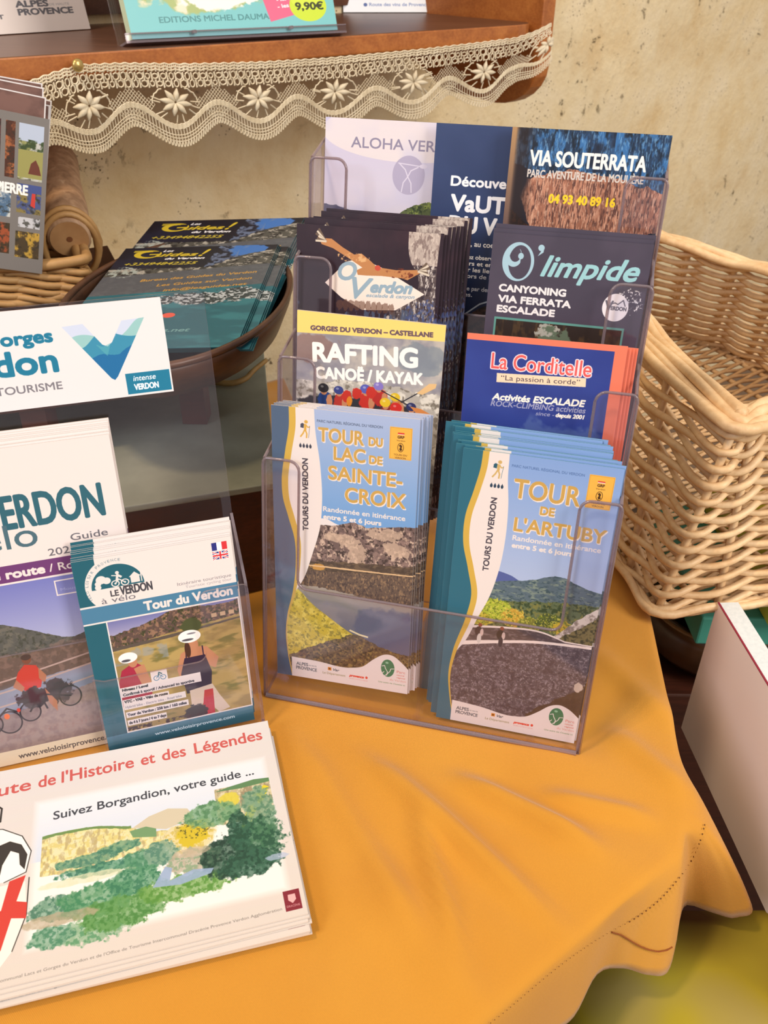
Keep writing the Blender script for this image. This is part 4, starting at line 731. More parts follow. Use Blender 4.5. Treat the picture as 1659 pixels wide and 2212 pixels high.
# drawn-thread holes along the hem line
from mathutils.bvhtree import BVHTree
_bv = BVHTree.FromPolygons([tuple(v.co) for v in o.data.vertices], [tuple(p.vertices) for p in o.data.polygons])
def on_cloth(px, py, lift=.0022):
    d = ray(px, py); h = _bv.ray_cast(CO, d); return (h[0]-d*lift) if h[0] is not None else at(px, py)
b = MB(); LP = [Vector((x, y, 0)) for x, y in ((1522, 1782), (1513, 1815), (1493, 1860), (1460, 1905), (1420, 1948), (1370, 1985), (1320, 2012), (1270, 2043), (1215, 2082), (1150, 2135), (1095, 2182), (1040, 2225))]
pts = []
for i in range(len(LP)-1):
    k = max(2, int((LP[i+1]-LP[i]).length/9.5))
    for j in range(k): pts.append(catm(LP, i+j/k))
pts = [on_cloth(q.x, q.y) for q in pts]
for i, p in enumerate(pts[:-1]):
    d = (pts[i+1]-p).normalized(); e = d.cross(Vector((0, 0, 1))).normalized(); r_ = .8 if p.y > .30 else .45
    b.add([p+d*a*.0009*r_+e*c*.0007*r_ for a, c in ((-1, 0), (-.5, .9), (.5, .9), (1, 0), (.5, -.9), (-.5, -.9))], [(0, 1, 2, 3, 4, 5)])
o = b.build('hemstitch', plain('stitch_shadow', '6a4214', .9, 7), smooth=False); o.parent = tc; o.matrix_parent_inverse = tc.matrix_world.inverted(); o['kind'] = 'stuff'
b = MB(); b.tube([on_cloth(x, y, .0016) for x, y in ((1322, 2014), (1342, 2020), (1362, 2032), (1382, 2044), (1402, 2052), (1422, 2056), (1440, 2053), (1452, 2046))], .0005, 5)
o = b.build('dart_seam', plain('seam_brown', '8a4a18', .9, 7)); o.parent = tc; o.matrix_parent_inverse = tc.matrix_world.inverted()
# ------------------------------------------------------------------ leaflets
PAPER = plain('paper_edge', 'ece6e2', .7, 200, 'd8d2d0'); PAPD = {}
IMG = {}
def pm(key):
    if key not in IMG: IMG[key] = printed('print_'+key, globals()['cover_'+key]().image('print_'+key))
    return IMG[key]
def edge_mat(c):
    if c not in PAPD: PAPD[c] = plain('card_edge_'+c, c, .6, 300, c)
    return PAPD[c]
_lm = {}
def leaf_mesh(key, w, h, t, edge='c8c0be', bend=0.0, roll=0.0, flat=False):
    """leaflet sheet: origin bottom left; x right, z up, y into the stack; front face carries the print"""
    k = (key, w, h, t, edge, bend, roll, flat)
    if k in _lm: return _lm[k]
    NX, NZ = 10, 8; v = []; f = []; mi = []; uv = []
    def pos(i, j, back):
        x, z = w*i/NX, h*j/NZ; q = i/NX; y = bend*(1-(2*q-1)**2)+roll*(j/NZ)**2*(.4+q)+(t if back else 0); return (x, y, z)
    for bk in (0, 1):
        for j in range(NZ+1):
            for i in range(NX+1): v.append(pos(i, j, bk))
    S = (NX+1)*(NZ+1); I = lambda i, j, b: b*S+j*(NX+1)+i
    for j in range(NZ):
        for i in range(NX):
            f.append((I(i, j, 0), I(i+1, j, 0), I(i+1, j+1, 0), I(i, j+1, 0))); mi.append(0); uv += [(i/NX, j/NZ), ((i+1)/NX, j/NZ), ((i+1)/NX, (j+1)/NZ), (i/NX, (j+1)/NZ)]
            f.append((I(i, j, 1), I(i, j+1, 1), I(i+1, j+1, 1), I(i+1, j, 1))); mi.append(1); uv += [(0, 0)]*4
    for i in range(NX): 
        for j in (0, NZ): f.append((I(i, j, 0), I(i, j, 1), I(i+1, j, 1), I(i+1, j, 0)) if j == 0 else (I(i, j, 0), I(i+1, j, 0), I(i+1, j, 1), I(i, j, 1))); mi.append(1); uv += [(0, 0)]*4
    for j in range(NZ):
        for i in (0, NX): f.append((I(i, j, 0), I(i, j+1, 0), I(i, j+1, 1), I(i, j, 1)) if i == 0 else (I(i, j, 0), I(i, j, 1), I(i, j+1, 1), I(i, j+1, 0))); mi.append(1); uv += [(0, 0)]*4
    me = bpy.data.meshes.new(key+'_leaflet'); me.from_pydata(v, [], f); me.materials.append(pm(key)); me.materials.append(edge_mat(edge)); me.polygons.foreach_set('material_index', mi)
    l = me.uv_layers.new(name='UVMap'); l.data.foreach_set('uv', np.array(uv, dtype=np.float32).ravel()); me.update(); _lm[k] = me
    return me
def leaflet(name, key, F, x, y, z, w, h, label, group, tilt=0.0, t=.0006, edge='c8c0be', cat='leaflet', bend=0.0, roll=0.0, lean=0.0):
    o = bpy.data.objects.new(name, leaf_mesh(key, w, h, t, edge, bend, roll)); C.objects.link(o)
    o.matrix_world = F @ Matrix.Translation((x, y, z)) @ Matrix.Rotation(-tilt, 4, 'Y') @ Matrix.Rotation(-lean, 4, 'X')
    return tag(o, label, cat, group)
# ------------------------------------------------------------------ the eight-pocket acrylic rack
AC = acrylic('clear_acrylic', 'fdfcfe', .006); AE = acrylic('acrylic_edge', 'cdbcb8', .24)
LAM = 0.16526; YAW = -.2276; DEP, STEP, LIP, RW = .0318, .0613, .1921, .235
HF = yawframe((-.0889, .4666, 0), YAW, LAM)
rack = tag(empty('brochure_rack', mat=HF), 'clear acrylic stepped rack with eight pockets full of leaflets, standing on the orange cloth', 'leaflet rack')
def arc(cx, cz, r, a0, a1, n=6): return [(cx+r*math.cos(math.radians(a0+(a1-a0)*i/n)), cz+r*math.sin(math.radians(a0+(a1-a0)*i/n))) for i in range(n+1)]
def front_outline(z0, zl, zc):
    r = .007
    return [(0, z0), (RW, z0)]+arc(RW-.004, zl-.004, .004, 0, 90)+arc(RW-.0255+r, zl-r, r, 90, 180)+arc(RW-.0255-r, zc+r, r, 0, -90)+arc(.0255+r, zc+r, r, 270, 180)+arc(.0255-r, zl-r, r, 0, 90)+arc(.004, zl-.004, .004, 90, 180)
T = .0022
for k in range(4):
    z0 = 0 if k == 0 else STEP*(k-1)+.004; p = MB(); p.slab(front_outline(z0+(.0 if k == 0 else .0), LIP+k*STEP, .0965+k*STEP), k*DEP, k*DEP+T)
    o = p.build('front_panel', [AC, AE], rack)
    ol_ = front_outline(z0, LIP+k*STEP, .0965+k*STEP)[1:]; p = MB(); p.tube([(x, k*DEP+T*.5, z) for x, z in ol_]+[(0, k*DEP+T*.5, z0)], .00105, 6); p.build('polished_edge', [AE], o, smooth=True)
    for x in (0, RW-T):
        p = MB(); y0, y1 = k*DEP+T, (k+1)*DEP; za = STEP*k; zb = LIP+k*STEP
        p.add([(x, y0, za), (x, y1, za), (x, y1, zb+.012), (x, y0, zb), (x+T, y0, za), (x+T, y1, za), (x+T, y1, zb+.012), (x+T, y0, zb)], [(0, 1, 2, 3), (7, 6, 5, 4)], 0)
        b0 = len(p.v)-8; p.tube([(x+T/2, y0-.001, zb), (x+T/2, y1, zb+.012)], .0011, 6, 1); p.f += [(b0+3, b0+2, b0+6, b0+7), (b0, b0+3, b0+7, b0+4), (b0+1, b0, b0+4, b0+5), (b0+2, b0+1, b0+5, b0+6)]; p.m += [1]*4
        p.build('side_wall', [AC, AE], rack)
    p = MB(); p.box(T, k*DEP+T, STEP*k-.0005 if k else .001, RW-T, (k+1)*DEP, STEP*k+.0015 if k else .003); p.build('pocket_floor', [AC], rack)
    p = MB(); p.box(.1165, k*DEP+T, STEP*k+.003, .1180, (k+1)*DEP-.0005, STEP*k+.085); p.build('divider', [AC], rack)
p = MB(); p.slab([(0, 3*STEP), (RW, 3*STEP)]+arc(RW-.004, LIP+3*STEP+.008, .004, 0, 90)+arc(.004, LIP+3*STEP+.008, .004, 90, 180), 4*DEP, 4*DEP+T); p.build('back_panel', [AC, AE], rack)
for x in (0, RW-T):
    p = MB(); zt = .0; y1 = 4*DEP+T; tn = math.tan(LAM)
    pts = [(T, 0), (y1, y1*tn), (y1, 3*STEP), (3*DEP+T, 3*STEP), (3*DEP+T, 2*STEP), (2*DEP+T, 2*STEP), (2*DEP+T, STEP), (DEP+T, STEP), (DEP+T, .001), (T, .001)]
    pts = [(T, 0.0), (y1, y1*tn), (y1, 3*STEP-.0005), (3*DEP, 3*STEP-.0005), (3*DEP, 2*STEP-.0005), (2*DEP, 2*STEP-.0005), (2*DEP, STEP-.0005), (DEP, STEP-.0005), (DEP, .0)]
    n = len(pts); p.add([(x, y, z) for y, z in pts]+[(x+T, y, z) for y, z in pts], [tuple(range(n)), tuple(reversed(range(n, 2*n)))], 0)
    p.f += [(i, i+n, (i+1) % n+n, (i+1) % n) for i in range(n)]; p.m += [1]*n; p.build('side_cheek', [AC, AE], rack)
p = MB(); p.tube([(.002, -.0005, .0012), (RW-.002, -.0005, .0012)], .0018, 8); p.build('base_bead', [AE], rack)
for x in (.117, .2): 
    p = MB(); p.tube([(x, .003, .0035), (x, .0045, .0035)], .003, 10); p.build('moulding_nub', [AC], rack)
ORD = ['', 'second', 'third', 'fourth', 'fifth', 'sixth', 'seventh', 'eighth', 'ninth', 'tenth', 'eleventh', 'twelfth', 'thirteenth', 'fourteenth', 'fifteenth']
def stack(name, key, tier, x0, z0, n, label_front, label_rest, group, dy=.0011, y0=.004, w=.1, h=.21, edge='c8c0be', tilt=0.0, jx=.001, jz=.0015, dz=0.0, dx=0.0, seed=1, bend=0, roll=0, t=.0007, lean=0):
    r = random.Random(seed)
    for i in range(n):
        a = 0 if i == 0 else 1
        leaflet(name, key, HF, x0+dx*i+a*r.uniform(-jx, jx), tier*DEP+T+y0+dy*i, z0+STEP*tier+dz*i+a*r.uniform(-jz, jz), w, h, label_front if i == 0 else label_rest+', '+ORD[i]+' from the front', group, tilt+a*r.uniform(-.003, .003), t, edge, bend=bend, roll=roll, lean=lean)
stack('hiking_leaflet', 'croix', 0, .0085, .0175, 9, 'blue hiking leaflet with gold title for the lake tour, front of its stack', 'blue lake tour hiking leaflet in the bottom left pocket', 'lake tour leaflets in the bottom left pocket', dy=.0013, y0=.0045, tilt=.022, dz=.0001, dx=.0009, jz=.0006, jx=.0012, seed=3)
stack('hiking_leaflet', 'artuby', 0, .1310, .0045, 14, 'blue hiking leaflet with gold title and stone wall photo, front of its stack', 'teal-bordered hiking leaflet in the bottom right pocket', 'river tour leaflets in the bottom right pocket', dy=.0014, y0=.0045, edge='4d8795', tilt=-.008, dz=.0008, dx=-.0011, jx=.0026, jz=.0012, seed=5)
stack('rafting_leaflet', 'rafting', 1, .0095, .0125, 2, 'rafting leaflet with yellow top band and helmeted paddlers, front one of its two', 'rafting leaflet with a yellow band', 'rafting leaflets', y0=.006, tilt=-.004, jx=.0004, jz=.0004)
stack('climbing_leaflet', 'cord', 1, .1275, .0085, 4, 'royal blue climbing leaflet with red border, front one of its pocket', 'red-bordered climbing leaflet showing only a red strip', 'red-bordered climbing leaflets', dy=.0022, y0=.007, edge='ef8a70', tilt=.015, dx=.0022, dz=-.0003, jx=.0004, jz=.0012, seed=9)
stack('vulture_leaflet', 'overdon', 2, .0, .0025, 8, 'dark leaflet with a flying vulture and pale diamond, front of its stack', 'dark vulture leaflet curling in the third pocket on the left', 'vulture leaflets in the third pocket on the left', dy=.0022, y0=.004, edge='2c2430', tilt=.004, dx=.0022, dz=.0012, jx=.0006, jz=.002, seed=12, bend=-.0028, roll=.003)
stack('canyoning_leaflet', 'olimpide', 2, .1315, .0065, 3, 'dark purple canyoning leaflet with pale blue lettering, third pocket on the right', 'dark purple canyoning leaflet showing only its top edge', 'dark purple canyoning leaflets', dy=.0018, y0=.006, edge='4a4452', dz=.0025, jx=.0006, jz=.0005)
stack('club_leaflet', 'aloha', 3, .0035, .0075, 2, 'pale lilac leaflet with a round emblem, top left of the rack', 'pale lilac leaflet at the top left of the rack', 'pale lilac leaflets', dy=-.0012, y0=.022, jx=.0, jz=.0, dx=-.0)
stack('nature_leaflet', 'vautours', 3, .0822, .0075, 1, 'navy blue leaflet with rounded white letters, top middle of the rack', '', None, y0=.0155)
stack('cave_leaflet', 'via', 3, .1335, .0075, 2, 'cave adventure booklet with blue and orange rock and white title, top right of the rack', 'cave adventure booklet at the top right of the rack', 'cave adventure booklets', dy=.0022, y0=.008, t=.0016, edge='b89468', jx=.0005, jz=.0008)
# ------------------------------------------------------------------ the leaning sign holder on the left
LF = yawframe((-.1886, .406, .004), math.radians(18.51), math.radians(13))
holder = tag(empty('sign_holder', mat=LF), 'clear acrylic display stand with a tourist office sign and two leaflet pockets', 'display stand')
def L_(z): return z
p = MB(); p.slab([(-.135, -.004), (.108, -.004)]+arc(.104, .298, .004, 0, 90)+[(-.135, .302)], .0300, .0322); p.build('back_panel', [AC, AE], holder)
p = MB(); p.slab([(-.135, -.003), (-.001, -.003), (-.001, .084), (-.135, .084)], .0080, .0100); p.build('wide_pocket', [AC, AE], holder)
p = MB(); r = .007
p.slab([(-.001, -.0035), (.1085, -.0035)]+arc(.1045, .107, .004, 0, 90)+arc(.082, .104, r, 90, 180)+arc(.068, .066, r, 0, -90)+[(.006, .059), (-.001, .062)], -.0065, -.0045); p.build('narrow_pocket', [AC, AE], holder)
p = MB(); p.add([(.1065, -.0045, -.0035), (.1065, .030, -.004), (.1065, .030, .15), (.1065, -.0045, .111), (.1085, -.0045, -.0035), (.1085, .030, -.004), (.1085, .030, .15), (.1085, -.0045, .111)], [(0, 1, 2, 3), (7, 6, 5, 4)], 0)
p.f += [(3, 2, 6, 7), (0, 3, 7, 4), (1, 0, 4, 5), (2, 1, 5, 6)]; p.m += [1]*4; p.build('side_wall', [AC, AE], holder)
p = MB(); p.box(-.135, -.0045, -.0045, .1065, .030, -.0025); p.build('pocket_floor', [AC], holder)
def stackL(name, key, x0, y0, z0, n, w, h, lf, lr, group, dy, dz, dx=0, edge='c8c0be', jx=.0005, jz=.0006, seed=1, t=.0007):
    r = random.Random(seed)
    for i in range(n): leaflet(name, key, LF, x0+dx*i+(r.uniform(-jx, jx) if i else 0), y0+dy*i, z0+dz*i+(r.uniform(-jz, jz) if i else 0), w, h, lf if i == 0 else lr+', '+ORD[i]+' from the front', group, (r.uniform(-.003, .003) if i else 0), t, edge)
stackL('cycling_leaflet', 'tour', .0, .0, .0, 9, .102, .145, 'teal and white cycling leaflet with two helmeted riders, front of its stack', 'cycling leaflet with teal spine in the small pocket', 'cycling tour leaflets in the small pocket', .0009, .0013, .0002, seed=4, t=.0006)
stackL('cycling_guide', 'guide', -.1135, .0125, -.0005, 9, .15, .222, 'large white cycling guide with purple band and a red-shirted rider, front of its stack', 'large white cycling guide in the wide pocket', 'cycling guides in the wide pocket', .0016, .0009, .0001, seed=6, t=.0012)
sg = leaflet('office_sign', 'label', LF, -.0692, .0282, .2403, .15, .060, 'white tourist office sign with a blue mountain-shaped V, taped to the acrylic stand', None, 0, .0012, cat='sign')
# ------------------------------------------------------------------ flat pile of route leaflets
RF = yawframe((0, 0, 0), math.radians(15.7)); tr = at(578, 1558, .0125)
ra = Vector((math.cos(math.radians(15.7)), math.sin(math.radians(15.7)), 0)); rb = Vector((ra.y, -ra.x, 0))
r = random.Random(3)
for i in range(8):
    top = i == 7; zt = .0015+i*.0015
    org = tr-ra*.210+rb*.151; org.z = 0
    dx, dy, an = (0, 0, 0) if top else (r.uniform(-.001, .002), r.uniform(.001, .007)*(1 if i < 6 else .4), r.uniform(-.012, .012))
    o = bpy.data.objects.new('route_leaflet', leaf_mesh('leaf', .210, .151, .0012, 'e6dcd0')); C.objects.link(o)
    q = org+ra*dx+rb*dy; m4 = yawframe((q.x, q.y, zt+.0012), math.radians(15.7)+an) @ Matrix.Rotation(math.radians(-90), 4, 'X')
    o.matrix_world = m4
    tag(o, 'cream route leaflet with a watercolour gorge and a crusader knight, top of its flat pile' if top else 'cream route leaflet in the flat pile, '+ORD[7-i]+' from the top', 'leaflet', 'route leaflets lying on the cloth')
# ------------------------------------------------------------------ the chest, the low stand and the oval dish behind
def obox(name, pts, z0, z1, m, parent=None, bevel=0):
    b = MB(); n = len(pts); b.add([(x, y, z0) for x, y in pts]+[(x, y, z1) for x, y in pts], [tuple(reversed(range(n))), tuple(range(n, 2*n))]+[(i, (i+1) % n, (i+1) % n+n, i+n) for i in range(n)])
    o = b.build(name, m, bevel=bevel)
    if parent is not None: o.parent = parent; o.matrix_parent_inverse = parent.matrix_world.inverted()
    return o
p0 = at(564, 1048, .11); p1 = at(499, 1054, .11); p2 = at(568, 738, .11); dleft = (p1-p0).normalized(); dleft = Vector((-math.cos(math.radians(19)), -math.sin(math.radians(19)), 0))
fr = at(606, 905, .11); dback = (p2-fr).normalized(); FR = fr-dback*((fr-p0).length*.98); FR = Vector((p0.x+.012, p0.y+.004, .11))
BR = FR+(p2-FR).normalized()*.40; FL = FR+dleft*.46; BL = FL+(p2-FR).normalized()*.40
chest = tag(empty('chest', (FR.x-.2, FR.y+.15, 0)), 'dark wooden chest with a pale grey-green top, behind the acrylic display stand', 'chest')
q = [(v.x, v.y) for v in (FR, BR, BL, FL)]; cx = sum(a for a, _ in q)/4; cy = sum(c for _, c in q)/4
obox('body', [(cx+(x-cx)*.985, cy+(y-cy)*.985) for x, y in q], .002, .104, WD, chest)
gp = NT('grey_green_paint'); a_ = gp.noise(gp.coord(), 9, 5); gp.base(gp.ramp(a_, [(.3, '6f7264'), (.55, '8a8d7c'), (.75, 'a0a290')]), .55); gp.bump(gp.noise(gp.coord(), 40, 4), .2, .002)
obox('lid', q, .104, .110, gp.m, chest, .001)
for f_ in (.28, .62):
    pp = FR+dleft*.46*f_; b = MB(); b.box(-.004, -.003, .01, .004, .003, .1); o = b.build('front_batten', WD); o.matrix_world = Matrix.Translation((pp.x-.002, pp.y-.001, 0)) @ Matrix.Rotation(math.radians(19), 4, 'Z'); o.parent = chest; o.matrix_parent_inverse = chest.matrix_world.inverted()
stand = tag(empty('low_stand', (-.33, .8, .11)), 'low dark wooden stand on the chest carrying the basket and the dish', 'stand')
rb_m = wood('red_brown_leg', '4a1c10', '5a2616', '6a3020')
A0 = Vector((-.175, .66)); A1 = Vector((-.42, .575)); A2 = Vector((-.56, .88)); A3 = Vector((-.335, 1.03))
obox('board', [tuple(A0), tuple(A3), tuple(A2), tuple(A1)], .158, .172, WD, stand, .001)
for v in (at(426, 905, .11), at(98, 960, .11), Vector((-.47, .86, 0)), Vector((-.35, .93, 0))):
    obox('leg', [(v.x-.011, v.y-.011), (v.x+.011, v.y-.011), (v.x+.011, v.y+.011), (v.x-.011, v.y+.011)], .1103, .158, rb_m, stand)
dc = Vector((-.184, .745)); dish = tag(empty('oval_dish', (dc.x, dc.y, .1725)), 'dark brown oval dish holding the canyon guide leaflets', 'dish')
md = wood('leathery_brown', '24140c', '4e3020', '70492e', (4, 4, 14), .4)
b = MB(); prof = [(0, .004), (.55, .005), (.82, .010), (.965, .028), (.985, .033), (1.0, .033), (1.0, .026), (.9, .008), (.75, .001), (0, .0005)]
b.grid([[(r_*math.cos(2*math.pi*i/64)*.096, r_*math.sin(2*math.pi*i/64)*.164, z_*1.27) for r_, z_ in prof] for i in range(64)], closed_u=True)
o = b.build('bowl', md, smooth=True); o.parent = dish; o.rotation_euler.z = math.radians(-2); o.location = (0, 0, 0)
b = MB(); b.tube([(math.cos(2*math.pi*i/64)*.0955, math.sin(2*math.pi*i/64)*.1635, .042) for i in range(64)], .003, 6, closed=True); o = b.build('rim', md, smooth=True); o.parent = dish; o.rotation_euler.z = math.radians(-2)
# guide leaflets in the dish, leaning back on its rim
def from3(BLp, BRp, TLp, w, h):
    a = (BRp-BLp).normalized(); u = (TLp-BLp); u = (u-a*u.dot(a)).normalized(); n = u.cross(a)*-1; n = a.cross(u)*-1
    return frame(BLp, a, n, u)
def guide_frame(tl, tr_, br, zt, zb, zl):
    TL, TRr, BRr = at(*tl, zl), at(*tr_, zt), at(*br, zb); a = (TRr-TL).normalized(); u = (TRr-BRr); u = (u-a*u.dot(a)).normalized(); w = (TRr-TL).length; h = (TRr-BRr).length
    n = a.cross(u); n = -n
    n = u.cross(a)*-1 if n.z < 0 else n
    n = a.cross(u)
    if n.z > 0: n = -n
    return frame(TRr-a*w-u*h, a, n, u), w, h
GZ1, GZ2 = (.229, .213, .2205), (.233, .206, .222)
F1, w1, h1 = guide_frame((272, 536), (601, 527), (506, 748), GZ1[0], GZ1[1], GZ1[2])
for i in range(6):
    o = bpy.data.objects.new('guides_leaflet', leaf_mesh('guides', w1, h1, .0006, '2f6a74', 0, 0)); C.objects.link(o)
    o.matrix_world = F1 @ Matrix.Translation((.0010*i if i < 3 else .006+.0012*i, .0012*i+.0004, .001*i))
    tag(o, 'dark canyon guide leaflet with yellow phone number, nearest in the brown dish' if i == 0 else 'canyon guide leaflet in the near part of the dish pile, '+ORD[i]+' from its top', 'leaflet', 'canyon guide leaflets in the dish')
F2, w2, h2_ = guide_frame((334, 478), (658, 470), (548, 700), GZ2[0], GZ2[1], GZ2[2])
for i in range(5):
    o = bpy.data.objects.new('guides_leaflet', leaf_mesh('guides', w2, h2_, .0006, '2f6a74', 0, 0)); C.objects.link(o)
    o.matrix_world = F2 @ Matrix.Translation((.0018*i, .0012*i, .002*i if i < 4 else .012))
    tag(o, 'dark canyon guide leaflet with yellow phone number, farther one showing in the dish' if i == 0 else 'canyon guide leaflet in the rear part of the dish pile, '+ORD[i]+' from its top', 'leaflet', 'canyon guide leaflets in the dish')
b = MB(); tw = [at(*q, z) for q, z in (((425, 812), .1135), ((462, 824), .1145), ((500, 828), .116), ((530, 818), .119), ((548, 800), .123), ((575, 778), .127))]
tw = [catm(tw, i/6*1.0) for i in range(0, 31)]; b.tube(tw, [.0035-.0012*(i/30) for i in range(31)], 7); tag(b.build('bent_twig', plain('pale_willow', 'a88a52', .6, 60, '8a6c3c', .3), smooth=True), 'thin bent yellowish twig lying on the grey-green chest top', 'twig')
# ------------------------------------------------------------------ wicker baskets
WK = NT('wicker'); _a = WK.noise(WK.coord(), 22, 4); _b = WK.noise(WK.coord(), 160, 3); WK.base(WK.mix(.5, WK.ramp(_a, [(.3, 'c89e6c'), (.5, 'dfbb8c'), (.72, 'ecd2a8')]), WK.ramp(_b, [(.3, 'cfa97c'), (.6, 'e6c79c')])), .5); WK.bump(_b, .2, .001); WK = WK.m
WK2 = plain('aged_wicker', 'a87e4c', .55, 30, 'c49a62', .2)
def weave(root, stations, rows, rad, stake_gap, mat, amp, rim=4, sub=.006, base_rows=2, closed=True, zoff=.9):
    """stations: (bottom, top) points round the basket; corners are rounded by catmull-rom over doubled points"""
    B = [Vector(s[0]) for s in stations]; Tt = [Vector(s[1]) for s in stations]; n = len(B); cumul = [0]
    for i in range(n if closed else n-1): cumul.append(cumul[-1]+(B[(i+1) % n]-B[i]).length)
    per = cumul[-1]; ns = int(per/sub); cb = sum(B, Vector())/n
    def P(s, t):
        s = s % per if closed else min(max(s, 0), per); i = 0
        while i < len(cumul)-2 and s > cumul[i+1]: i += 1
        f_ = (s-cumul[i])/(cumul[i+1]-cumul[i]); a = B[i].lerp(Tt[i], t); c = B[(i+1) % n].lerp(Tt[(i+1) % n], t); return a.lerp(c, f_)
    def Ps(s, t): return (P(s-.010, t)+P(s+.010, t)+P(s, t)*2)/4 if closed else P(s, t)
    def nor(s, t):
        d = Ps(s+.004, t)-Ps(s-.004, t); e = Vector((d.y, -d.x, 0)).normalized(); c = P(s, t)-cb
        return e if e.dot(c) > 0 else -e
    nst = int(per/stake_gap); nst += nst % 2; gap = per/nst
    pts0 = [s*per/ns for s in range(ns)] if closed else [s*per/ns for s in range(ns+1)]
    nors = [nor(s, .5) for s in pts0]
    for r_ in range(rows):
        for h in (0, 1):
            tt = (r_+.5)/rows; ph = math.pi*h+math.pi*(r_ % 2)*0
            L = []
            for s, e in zip(pts0, nors):
                w = math.pi*s/gap+ph+(math.pi if r_ % 2 else 0)
                p = Ps(s, tt); L.append(p+e*math.sin(w+math.pi/2)*amp+Vector((0, 0, math.sin(w)*rad*zoff)))
            b = MB(); b.tube(L, rad*random.uniform(.9, 1.08), 6, closed=closed); o = b.build('strand', mat, root, smooth=True, fix=False); o.matrix_parent_inverse = root.matrix_world.inverted()
    for k in range(nst):
        s = (k)*gap; b = MB(); b.tube([Ps(s, q/6) for q in range(-0, 7)], rad*1.05, 6); o = b.build('stake', mat, root, smooth=True, fix=False); o.matrix_parent_inverse = root.matrix_world.inverted()
    for k in range(rim):
        L = [Ps(s, 1.0)+e*((k-(rim-1)/2)*rad*1.9)+Vector((0, 0, rad*(1.2+.9*math.sin(k*1.4)+.5*math.sin(s*60+k*1.7)))) for s, e in zip(pts0, nors)]
        b = MB(); b.tube(L, rad*1.45, 7, closed=closed); o = b.build('rim_rod', mat, root, smooth=True, fix=False); o.matrix_parent_inverse = root.matrix_world.inverted()
    for k in range(base_rows):
        L = [Ps(s, 0.0)+e*(rad*(1.3*k))+Vector((0, 0, rad*(.7+.9*k+.6*math.sin(s*90+k*2)))) for s, e in zip(pts0, nors)]
        b = MB(); b.tube(L, rad*1.15, 7, closed=closed); o = b.build('base_rod', mat, root, smooth=True, fix=False); o.matrix_parent_inverse = root.matrix_world.inverted()
    return P, per
random.seed(11)
bk = tag(empty('wicker_basket', (.35, .8, .002)), 'large pale wicker basket with openwork sides, right of the acrylic rack', 'basket')
Nb, Nt = at(1414, 1330, .006), at(1596, 925, .178); Mb, Mt = at(1338, 1212, .006), at(1402, 745, .186)
Lb, Lt = Vector((.20, .80, .006)), Vector((.205, .88, .215)); Fb, Ft = at(1540, 748, .045), at(1596, 572, .186)
F2b, F2t = at(1400, 716, .045), at(1440, 522, .20)
Rb, Rt = Vector((.52, .60, .006)), Vector((.53, .60, .178)); R0b, R0t = at(1655, 1300, .006), at(1659, 895, .178)
weave(bk, [(Nb, Nt), (R0b, R0t), (Rb, Rt), (Vector((.56, .85, .02)), Vector((.53, .80, .18))), (Fb, Ft), (F2b, F2t), (Lb+Vector((.06, .22, .03)), Lt+Vector((.04, .16, .0))), (Lb, Lt), (Mb, Mt)], 12, .0032, .056, WK, .0056, rim=5, base_rows=3, zoff=1.55)
# woven floor
b_ = []; fl = [Nb, R0b, Rb, Vector((.56, .85, .02)), Fb, F2b, Lb+Vector((.06, .22, .03)), Lb, Mb]
def inside(x, y):
    c = False; n = len(fl)
    for i in range(n):
        a, d = fl[i], fl[(i+1) % n]
        if (a.y > y) != (d.y > y) and x < (d.x-a.x)*(y-a.y)/(d.y-a.y)+a.x: c = not c
    return c
def fz(x, y): return .008+max(0, min(1, (y-.58)/.5))*.042
ang = math.radians(-62); da, db = Vector((math.cos(math.radians(30)), math.sin(math.radians(30)), 0)), Vector((-math.sin(math.radians(30)), math.cos(math.radians(30)), 0)); cen = Vector((.38, .8, 0))
for k in range(-44, 45):
    L = []
    for j in range(-60, 61):
        q = cen+db*(k*.0068)+da*(j*.006)
        if inside(q.x, q.y): L.append(Vector((q.x, q.y, fz(q.x, q.y)+.003*math.sin(math.pi*(j*.006/.045)+math.pi*(k % 2)))))
    if len(L) > 4:
        b = MB(); b.tube(L, .0023, 5); o = b.build('floor_strand', WK, bk, smooth=True, fix=False); o.matrix_parent_inverse = bk.matrix_world.inverted()
for k in range(-9, 10):
    L = []
    for j in range(-60, 61):
        q = cen+da*(k*.045+.0225)+db*(j*.006)
        if inside(q.x, q.y): L.append(Vector((q.x, q.y, fz(q.x, q.y))))
    if len(L) > 4:
        b = MB(); b.tube(L, .0028, 5); o = b.build('floor_stake', WK, bk, smooth=True, fix=False); o.matrix_parent_inverse = bk.matrix_world.inverted()
# small basket with a branch handle, upper left
c0 = at(180, 652, .174); sb = tag(empty('handled_basket', (c0.x-.12, c0.y+.05, .174)), 'low wicker basket with a thick branch handle, at the left edge', 'basket')
ct = at(186, 580, .205); e1 = Vector((-math.cos(math.radians(14)), -math.sin(math.radians(14)), 0)); e2 = Vector((-.38, .925, 0)).normalized()
st = []
for a_, c_ in ((0, 0), (.26, 0), (.26, .10), (0, .10)):
    st.append((c0+e1*a_+e2*c_+Vector((0, 0, .002)), ct+e1*a_+e2*c_))
weave(sb, st, 4, .0036, .04, WK2, .005, rim=2, base_rows=1)
h0 = at(150, 514, .222); h1 = at(126, 352, .262); b = MB(); hd = (h1-h0).normalized()
LL = [h0-hd*.002, h0, h0+hd*.02, h0.lerp(h1, .35), h0.lerp(h1, .7)+Vector((-.002, 0, .001)), h1, h1+hd*.03+Vector((-.01, 0, -.01))]
